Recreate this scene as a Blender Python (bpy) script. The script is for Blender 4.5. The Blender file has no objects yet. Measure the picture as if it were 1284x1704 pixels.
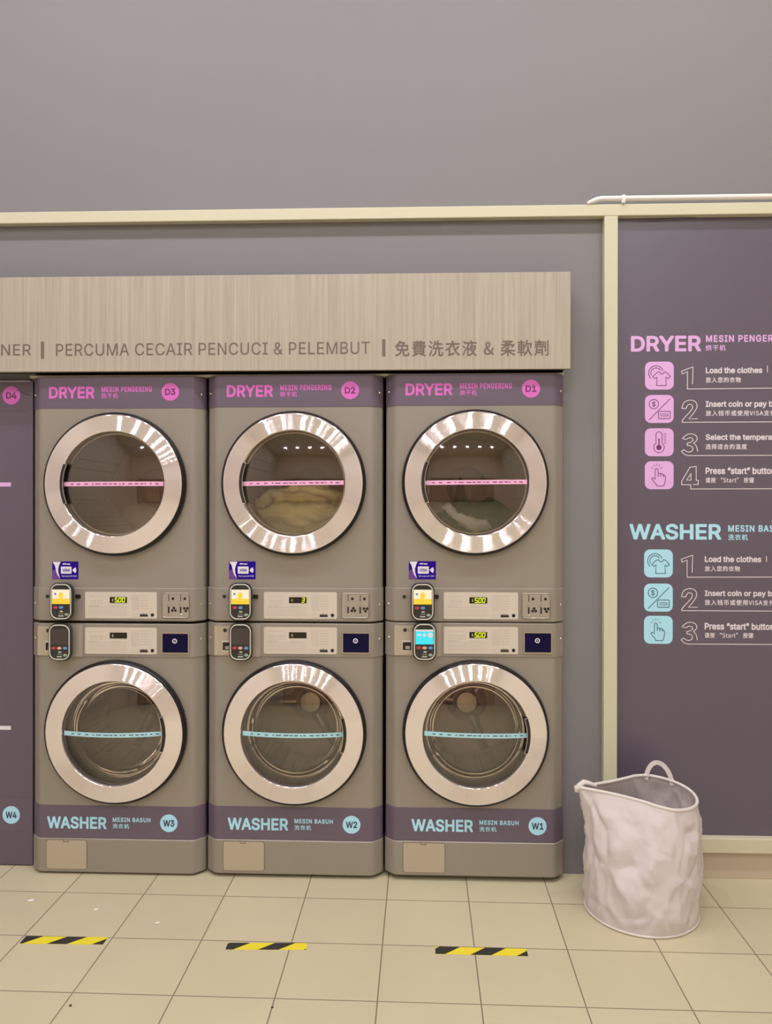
import bpy, bmesh, math, random
from math import pi, sin, cos, radians
from mathutils import Vector, noise, Matrix
from mathutils.geometry import tessellate_polygon

SC = bpy.context.scene
COL = SC.collection

# ------------------------------------------------------------------ camera, world, exposure
cam_data = bpy.data.cameras.new('camera')
cam_data.sensor_fit = 'VERTICAL'
cam_data.sensor_height = 36.0
cam_data.lens = 36.0 * 1316.8 / 1704.0
cam_data.clip_start = 0.05
cam = bpy.data.objects.new('camera', cam_data)
COL.objects.link(cam)
CAM_YAW, CAM_PITCH, CAM_ROLL = 0.03816, -0.0016, 0.00115
cam.matrix_world = (Matrix.Translation((0, -3.05498, 1.42698)) @ Matrix.Rotation(CAM_YAW, 4, 'Z')
                    @ Matrix.Rotation(pi / 2 + CAM_PITCH, 4, 'X') @ Matrix.Rotation(CAM_ROLL, 4, 'Z'))
SC.camera = cam

world = bpy.data.worlds.new('world')
world.use_nodes = True
world.node_tree.nodes['Background'].inputs[0].default_value = (0.05, 0.05, 0.06, 1)
world.node_tree.nodes['Background'].inputs[1].default_value = 0.3
SC.world = world
SC.view_settings.view_transform = 'Standard'
SC.view_settings.look = 'None'
SC.view_settings.gamma = 1.0
SC.view_settings.use_curve_mapping = False
SC.view_settings.exposure = 0.0
LAMP_STRENGTH = 168.0
LAMP_COLOR_LEFT = (1.0, 0.975, 1.10)
LAMP_COLOR_RIGHT = (1.0, 1.01, 1.01)


# ------------------------------------------------------------------ materials
def lin(c):
    out = []
    for v in c:
        v = v / 255.0
        out.append(v / 12.92 if v <= 0.04045 else ((v + 0.055) / 1.055) ** 2.4)
    return (*out, 1.0)


def new_mat(name):
    m = bpy.data.materials.new(name)
    m.use_nodes = True
    nt = m.node_tree
    return m, nt, nt.nodes['Principled BSDF']


def mat(name, rgb, rough=0.5, metal=0.0, spec=0.5, var=0.0, var_scale=8.0, emit=0.0, bump=0.0, bump_scale=200.0, stretch=(1, 1, 1)):
    m, nt, b = new_mat(name)
    b.inputs['Base Color'].default_value = lin(rgb)
    b.inputs['Roughness'].default_value = rough
    b.inputs['Metallic'].default_value = metal
    b.inputs['Specular IOR Level'].default_value = spec
    if emit:
        b.inputs['Emission Color'].default_value = lin(rgb)
        b.inputs['Emission Strength'].default_value = emit
    if var or bump:
        tc = nt.nodes.new('ShaderNodeTexCoord')
        mp = nt.nodes.new('ShaderNodeMapping')
        mp.inputs['Scale'].default_value = stretch
        nt.links.new(tc.outputs['Object'], mp.inputs[0])
        if var:
            n = nt.nodes.new('ShaderNodeTexNoise')
            n.inputs['Scale'].default_value = var_scale
            n.inputs['Detail'].default_value = 4
            nt.links.new(mp.outputs[0], n.inputs['Vector'])
            r = nt.nodes.new('ShaderNodeMapRange')
            r.inputs[3].default_value = 1 - var
            r.inputs[4].default_value = 1 + var
            nt.links.new(n.outputs['Fac'], r.inputs[0])
            mx = nt.nodes.new('ShaderNodeMix')
            mx.data_type = 'RGBA'
            mx.blend_type = 'MULTIPLY'
            mx.inputs['Factor'].default_value = 1
            mx.inputs['A'].default_value = lin(rgb)
            nt.links.new(r.outputs[0], mx.inputs['B'])
            nt.links.new(mx.outputs['Result'], b.inputs['Base Color'])
        if bump:
            n2 = nt.nodes.new('ShaderNodeTexNoise')
            n2.inputs['Scale'].default_value = bump_scale
            nt.links.new(mp.outputs[0], n2.inputs['Vector'])
            bp = nt.nodes.new('ShaderNodeBump')
            bp.inputs['Strength'].default_value = bump
            bp.inputs['Distance'].default_value = 0.002
            nt.links.new(n2.outputs['Fac'], bp.inputs['Height'])
            nt.links.new(bp.outputs[0], b.inputs['Normal'])
    return m


def tile_mat():
    m, nt, b = new_mat('beige_floor_tile')
    tc = nt.nodes.new('ShaderNodeTexCoord')
    mp = nt.nodes.new('ShaderNodeMapping')
    mp.vector_type = 'TEXTURE'
    mp.inputs['Location'].default_value = (-0.10716, -0.15736, 0)
    mp.inputs['Rotation'].default_value = (0, 0, -0.0067)
    nt.links.new(tc.outputs['Object'], mp.inputs[0])
    br = nt.nodes.new('ShaderNodeTexBrick')
    br.offset = 0.0
    br.squash = 1.0
    br.inputs['Scale'].default_value = 1.0
    br.inputs['Brick Width'].default_value = 0.30072
    br.inputs['Row Height'].default_value = 0.30072
    br.inputs['Mortar Size'].default_value = 0.0024
    br.inputs['Mortar Smooth'].default_value = 0.35
    br.inputs['Bias'].default_value = 0.0
    br.inputs['Color1'].default_value = lin((205, 194, 162))
    br.inputs['Color2'].default_value = lin((201, 190, 158))
    br.inputs['Mortar'].default_value = lin((132, 117, 96))
    nt.links.new(mp.outputs[0], br.inputs['Vector'])
    n = nt.nodes.new('ShaderNodeTexNoise')
    n.inputs['Scale'].default_value = 3.0
    n.inputs['Detail'].default_value = 5
    nt.links.new(tc.outputs['Object'], n.inputs['Vector'])
    r = nt.nodes.new('ShaderNodeMapRange')
    r.inputs[3].default_value = 0.93
    r.inputs[4].default_value = 1.07
    nt.links.new(n.outputs['Fac'], r.inputs[0])
    mx = nt.nodes.new('ShaderNodeMix')
    mx.data_type = 'RGBA'
    mx.blend_type = 'MULTIPLY'
    mx.inputs['Factor'].default_value = 1
    nt.links.new(br.outputs['Color'], mx.inputs['A'])
    nt.links.new(r.outputs[0], mx.inputs['B'])
    nt.links.new(mx.outputs['Result'], b.inputs['Base Color'])
    b.inputs['Roughness'].default_value = 0.42
    b.inputs['Specular IOR Level'].default_value = 0.35
    bp = nt.nodes.new('ShaderNodeBump')
    bp.inputs['Strength'].default_value = 0.4
    bp.inputs['Distance'].default_value = 0.001
    bp.invert = True
    nt.links.new(br.outputs['Fac'], bp.inputs['Height'])
    nt.links.new(bp.outputs[0], b.inputs['Normal'])
    return m


def wood_mat():
    m, nt, b = new_mat('pale_wood_laminate')
    tc = nt.nodes.new('ShaderNodeTexCoord')
    mp = nt.nodes.new('ShaderNodeMapping')
    mp.inputs['Scale'].default_value = (75, 75, 1.6)
    nt.links.new(tc.outputs['Object'], mp.inputs[0])
    n = nt.nodes.new('ShaderNodeTexNoise')
    n.inputs['Scale'].default_value = 1.0
    n.inputs['Detail'].default_value = 6
    n.inputs['Roughness'].default_value = 0.65
    nt.links.new(mp.outputs[0], n.inputs['Vector'])
    cr = nt.nodes.new('ShaderNodeValToRGB')
    cr.color_ramp.elements[0].position = 0.3
    cr.color_ramp.elements[0].color = lin((167, 155, 140))
    cr.color_ramp.elements[1].position = 0.68
    cr.color_ramp.elements[1].color = lin((190, 180, 164))
    nt.links.new(n.outputs['Fac'], cr.inputs[0])
    nt.links.new(cr.outputs[0], b.inputs['Base Color'])
    b.inputs['Roughness'].default_value = 0.5
    return m


def brushed_ring_mat():
    m, nt, b = new_mat('brushed_steel_ring')
    b.inputs['Base Color'].default_value = lin((248, 241, 242))
    b.inputs['Metallic'].default_value = 0.85
    b.inputs['Roughness'].default_value = 0.055
    return m


def glass_mat(name, tint, ior=1.7, refl=1.0):
    m = bpy.data.materials.new(name)
    m.use_nodes = True
    nt = m.node_tree
    nt.nodes.clear()
    out = nt.nodes.new('ShaderNodeOutputMaterial')
    tr = nt.nodes.new('ShaderNodeBsdfTransparent')
    tr.inputs[0].default_value = tint
    gl = nt.nodes.new('ShaderNodeBsdfGlossy')
    gl.inputs['Color'].default_value = (refl, refl * 0.97, refl * 0.95, 1)
    gl.inputs['Roughness'].default_value = 0.03
    fr = nt.nodes.new('ShaderNodeFresnel')
    fr.inputs['IOR'].default_value = ior
    mx = nt.nodes.new('ShaderNodeMixShader')
    nt.links.new(fr.outputs[0], mx.inputs[0])
    nt.links.new(tr.outputs[0], mx.inputs[1])
    nt.links.new(gl.outputs[0], mx.inputs[2])
    nt.links.new(mx.outputs[0], out.inputs[0])
    return m


def drum_mat():
    m, nt, b = new_mat('perforated_drum_steel')
    tc = nt.nodes.new('ShaderNodeTexCoord')
    v = nt.nodes.new('ShaderNodeTexVoronoi')
    v.inputs['Scale'].default_value = 55
    v.inputs['Randomness'].default_value = 0.15
    nt.links.new(tc.outputs['Object'], v.inputs['Vector'])
    cr = nt.nodes.new('ShaderNodeValToRGB')
    cr.color_ramp.elements[0].position = 0.16
    cr.color_ramp.elements[0].color = lin((40, 36, 32))
    cr.color_ramp.elements[1].position = 0.22
    cr.color_ramp.elements[1].color = lin((214, 204, 192))
    nt.links.new(v.outputs['Distance'], cr.inputs[0])
    nt.links.new(cr.outputs[0], b.inputs['Base Color'])
    b.inputs['Metallic'].default_value = 0.45
    b.inputs['Roughness'].default_value = 0.4
    return m


def cloth_mat(name, rgb, trans=0.0, rough=0.8):
    m, nt, b = new_mat(name)
    b.inputs['Base Color'].default_value = lin(rgb)
    b.inputs['Roughness'].default_value = rough
    b.inputs['Specular IOR Level'].default_value = 0.25
    tc = nt.nodes.new('ShaderNodeTexCoord')
    n = nt.nodes.new('ShaderNodeTexNoise')
    n.inputs['Scale'].default_value = 28
    n.inputs['Detail'].default_value = 5
    nt.links.new(tc.outputs['Object'], n.inputs['Vector'])
    bp = nt.nodes.new('ShaderNodeBump')
    bp.inputs['Strength'].default_value = 0.25
    bp.inputs['Distance'].default_value = 0.004
    nt.links.new(n.outputs['Fac'], bp.inputs['Height'])
    nt.links.new(bp.outputs[0], b.inputs['Normal'])
    if trans:
        out = nt.nodes['Material Output']
        t = nt.nodes.new('ShaderNodeBsdfTranslucent')
        t.inputs[0].default_value = lin(rgb)
        mx = nt.nodes.new('ShaderNodeMixShader')
        mx.inputs[0].default_value = trans
        nt.links.new(b.outputs[0], mx.inputs[1])
        nt.links.new(t.outputs[0], mx.inputs[2])
        nt.links.new(mx.outputs[0], out.inputs[0])
    return m


M = {
    'wall': mat('grey_wall_paint', (132, 129, 131), 0.6, var=0.03, var_scale=1.2, bump=0.05, bump_scale=300),
    'cream_wall': mat('cream_wall_paint', (214, 204, 190), 0.7, var=0.03, var_scale=2),
    'ceiling': mat('white_ceiling_paint', (226, 222, 214), 0.8, var=0.02),
    'shopfront': mat('night_shopfront_glass', (178, 142, 126), 0.25),
    'niche': mat('dark_niche', (44, 41, 40), 0.8, var=0.05),  # dark grey, also painting the shade in the gap under the header
    'trim': mat('cream_trim_paint', (212, 206, 178), 0.45, var=0.02, var_scale=5),
    'skirting': mat('tan_skirting', (198, 182, 160), 0.5, var=0.04, var_scale=6),
    'tile': tile_mat(),
    'wood': wood_mat(),
    'letter_brown': mat('grey_brown_lettering', (118, 100, 92), 0.5),
    'body': mat('taupe_metallic_paint', (155, 146, 135), 0.38, metal=0.2, var=0.015, var_scale=3),
    'body_light': mat('light_taupe_plastic', (184, 170, 147), 0.45, var=0.01),
    'seam': mat('panel_seam', (96, 84, 70), 0.6),
    'silver': mat('matt_silver_plastic', (176, 166, 154), 0.4, metal=0.3),
    'purple': mat('dark_purple_vinyl', (91, 80, 98), 0.34, spec=1.0, var=0.03, var_scale=1.5),
    'purple_band': mat('purple_grey_vinyl_band', (104, 90, 106), 0.42, spec=0.6, var=0.02, var_scale=2),
    'pink': mat('pink_vinyl', (222, 108, 200), 0.5),
    'pink_pale': mat('pale_pink_vinyl', (230, 178, 234), 0.5),
    'pink_line': mat('pale_pink_strip', (246, 182, 222), 0.5),
    'plum': mat('plum_ink', (110, 52, 98), 0.5),
    'cyan': mat('pale_cyan_vinyl', (178, 232, 252), 0.5),
    'cyan_line': mat('cyan_strip', (176, 224, 236), 0.5),
    'slate': mat('slate_ink', (66, 74, 92), 0.5),
    'white_ink': mat('white_vinyl', (232, 220, 226), 0.5),
    'ink_grey': mat('grey_fine_print', (186, 174, 164), 0.6),
    'ink_dark': mat('dark_ink', (40, 36, 34), 0.5),
    'ring': brushed_ring_mat(),
    'chrome': mat('chrome', (220, 214, 206), 0.14, metal=1.0),
    'steel': mat('satin_steel', (190, 180, 168), 0.3, metal=0.9),
    'black': mat('black_plastic', (24, 22, 22), 0.35),
    'rubber': mat('grey_rubber_gasket', (112, 104, 98), 0.45),
    'pit': mat('dark_recess', (34, 30, 28), 0.6),
    'glass': glass_mat('door_glass', (0.985, 0.97, 0.94, 1)),
    'bowl_glass': glass_mat('bowl_glass', (0.97, 0.96, 0.95, 1), 1.35),
    'drum': drum_mat(),
    'drum_plain': mat('drum_back_steel', (178, 160, 148), 0.45, metal=0.35, var=0.06, var_scale=6),
    'dryer_back': mat('dryer_back_plate', (196, 168, 150), 0.5, metal=0.2, var=0.05, var_scale=5),
    'console': mat('white_console_label', (214, 203, 188), 0.45),
    'lcd': mat('dark_display_window', (34, 30, 20), 0.2),
    'digit': mat('lit_yellow_digits', (214, 226, 30), 0.4, emit=0.75),
    'digit_dim': mat('unlit_white_mark', (190, 184, 176), 0.4),
    'navy': mat('navy_sticker', (12, 9, 54), 0.4, spec=0.15, var=0.25, var_scale=14),
    'visa_blue': mat('violet_blue_sticker', (38, 4, 146), 0.4, spec=0.15),
    'visa_violet': mat('violet_corner', (112, 62, 150), 0.4),
    'white_gloss': mat('white_sticker', (236, 230, 238), 0.4),
    'charcoal': mat('charcoal_plastic', (46, 46, 44), 0.3),
    'bezel': mat('pale_grey_bezel', (206, 202, 190), 0.4),
    'screen_white': mat('lit_pale_screen', (226, 220, 196), 0.3, emit=0.35),
    'screen_yellow': mat('lit_yellow_screen', (240, 196, 60), 0.3, emit=0.35),
    'screen_cyan': mat('lit_cyan_screen', (56, 206, 228), 0.3, emit=0.45),
    'screen_off': mat('unlit_grey_screen', (70, 62, 58), 0.12),
    'btn_red': mat('red_button', (196, 60, 72), 0.4),
    'btn_orange': mat('peach_button', (232, 176, 140), 0.4),
    'btn_blue': mat('blue_button', (96, 150, 214), 0.4),
    'btn_green': mat('grey_green_button', (150, 176, 146), 0.4),
    'tape_yellow': mat('yellow_tape', (238, 218, 48), 0.5, var=0.04, var_scale=30),
    'tape_black': mat('black_tape', (44, 42, 38), 0.55, var=0.5, var_scale=40),
    'bag': cloth_mat('white_nylon_bag', (234, 224, 222), 0.22, 0.55),
    'bag_trim': cloth_mat('white_bag_piping', (230, 222, 216), 0.05, 0.6),
    'khaki_cloth': cloth_mat('khaki_cloth', (238, 218, 160), 0.0, 0.45),
    'white_cloth': cloth_mat('white_cloth', (236, 230, 218), 0.0, 0.8),
    'green_reflection': cloth_mat('dark_green_reflection', (40, 62, 22), 0.0, 0.85),  # dark green of a reflection, put into a solid heap
    'paper': mat('white_paper', (240, 236, 232), 0.7),
    'speck': mat('dark_grit', (70, 56, 44), 0.8),
    'pvc': mat('white_pvc', (236, 230, 226), 0.4),
}


def emis(name, color, strength):
    m = bpy.data.materials.new(name)
    m.use_nodes = True
    nt = m.node_tree
    nt.nodes.clear()
    o = nt.nodes.new('ShaderNodeOutputMaterial')
    e = nt.nodes.new('ShaderNodeEmission')
    e.inputs[0].default_value = (*color, 1)
    e.inputs[1].default_value = strength
    nt.links.new(e.outputs[0], o.inputs[0])
    return m


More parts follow.
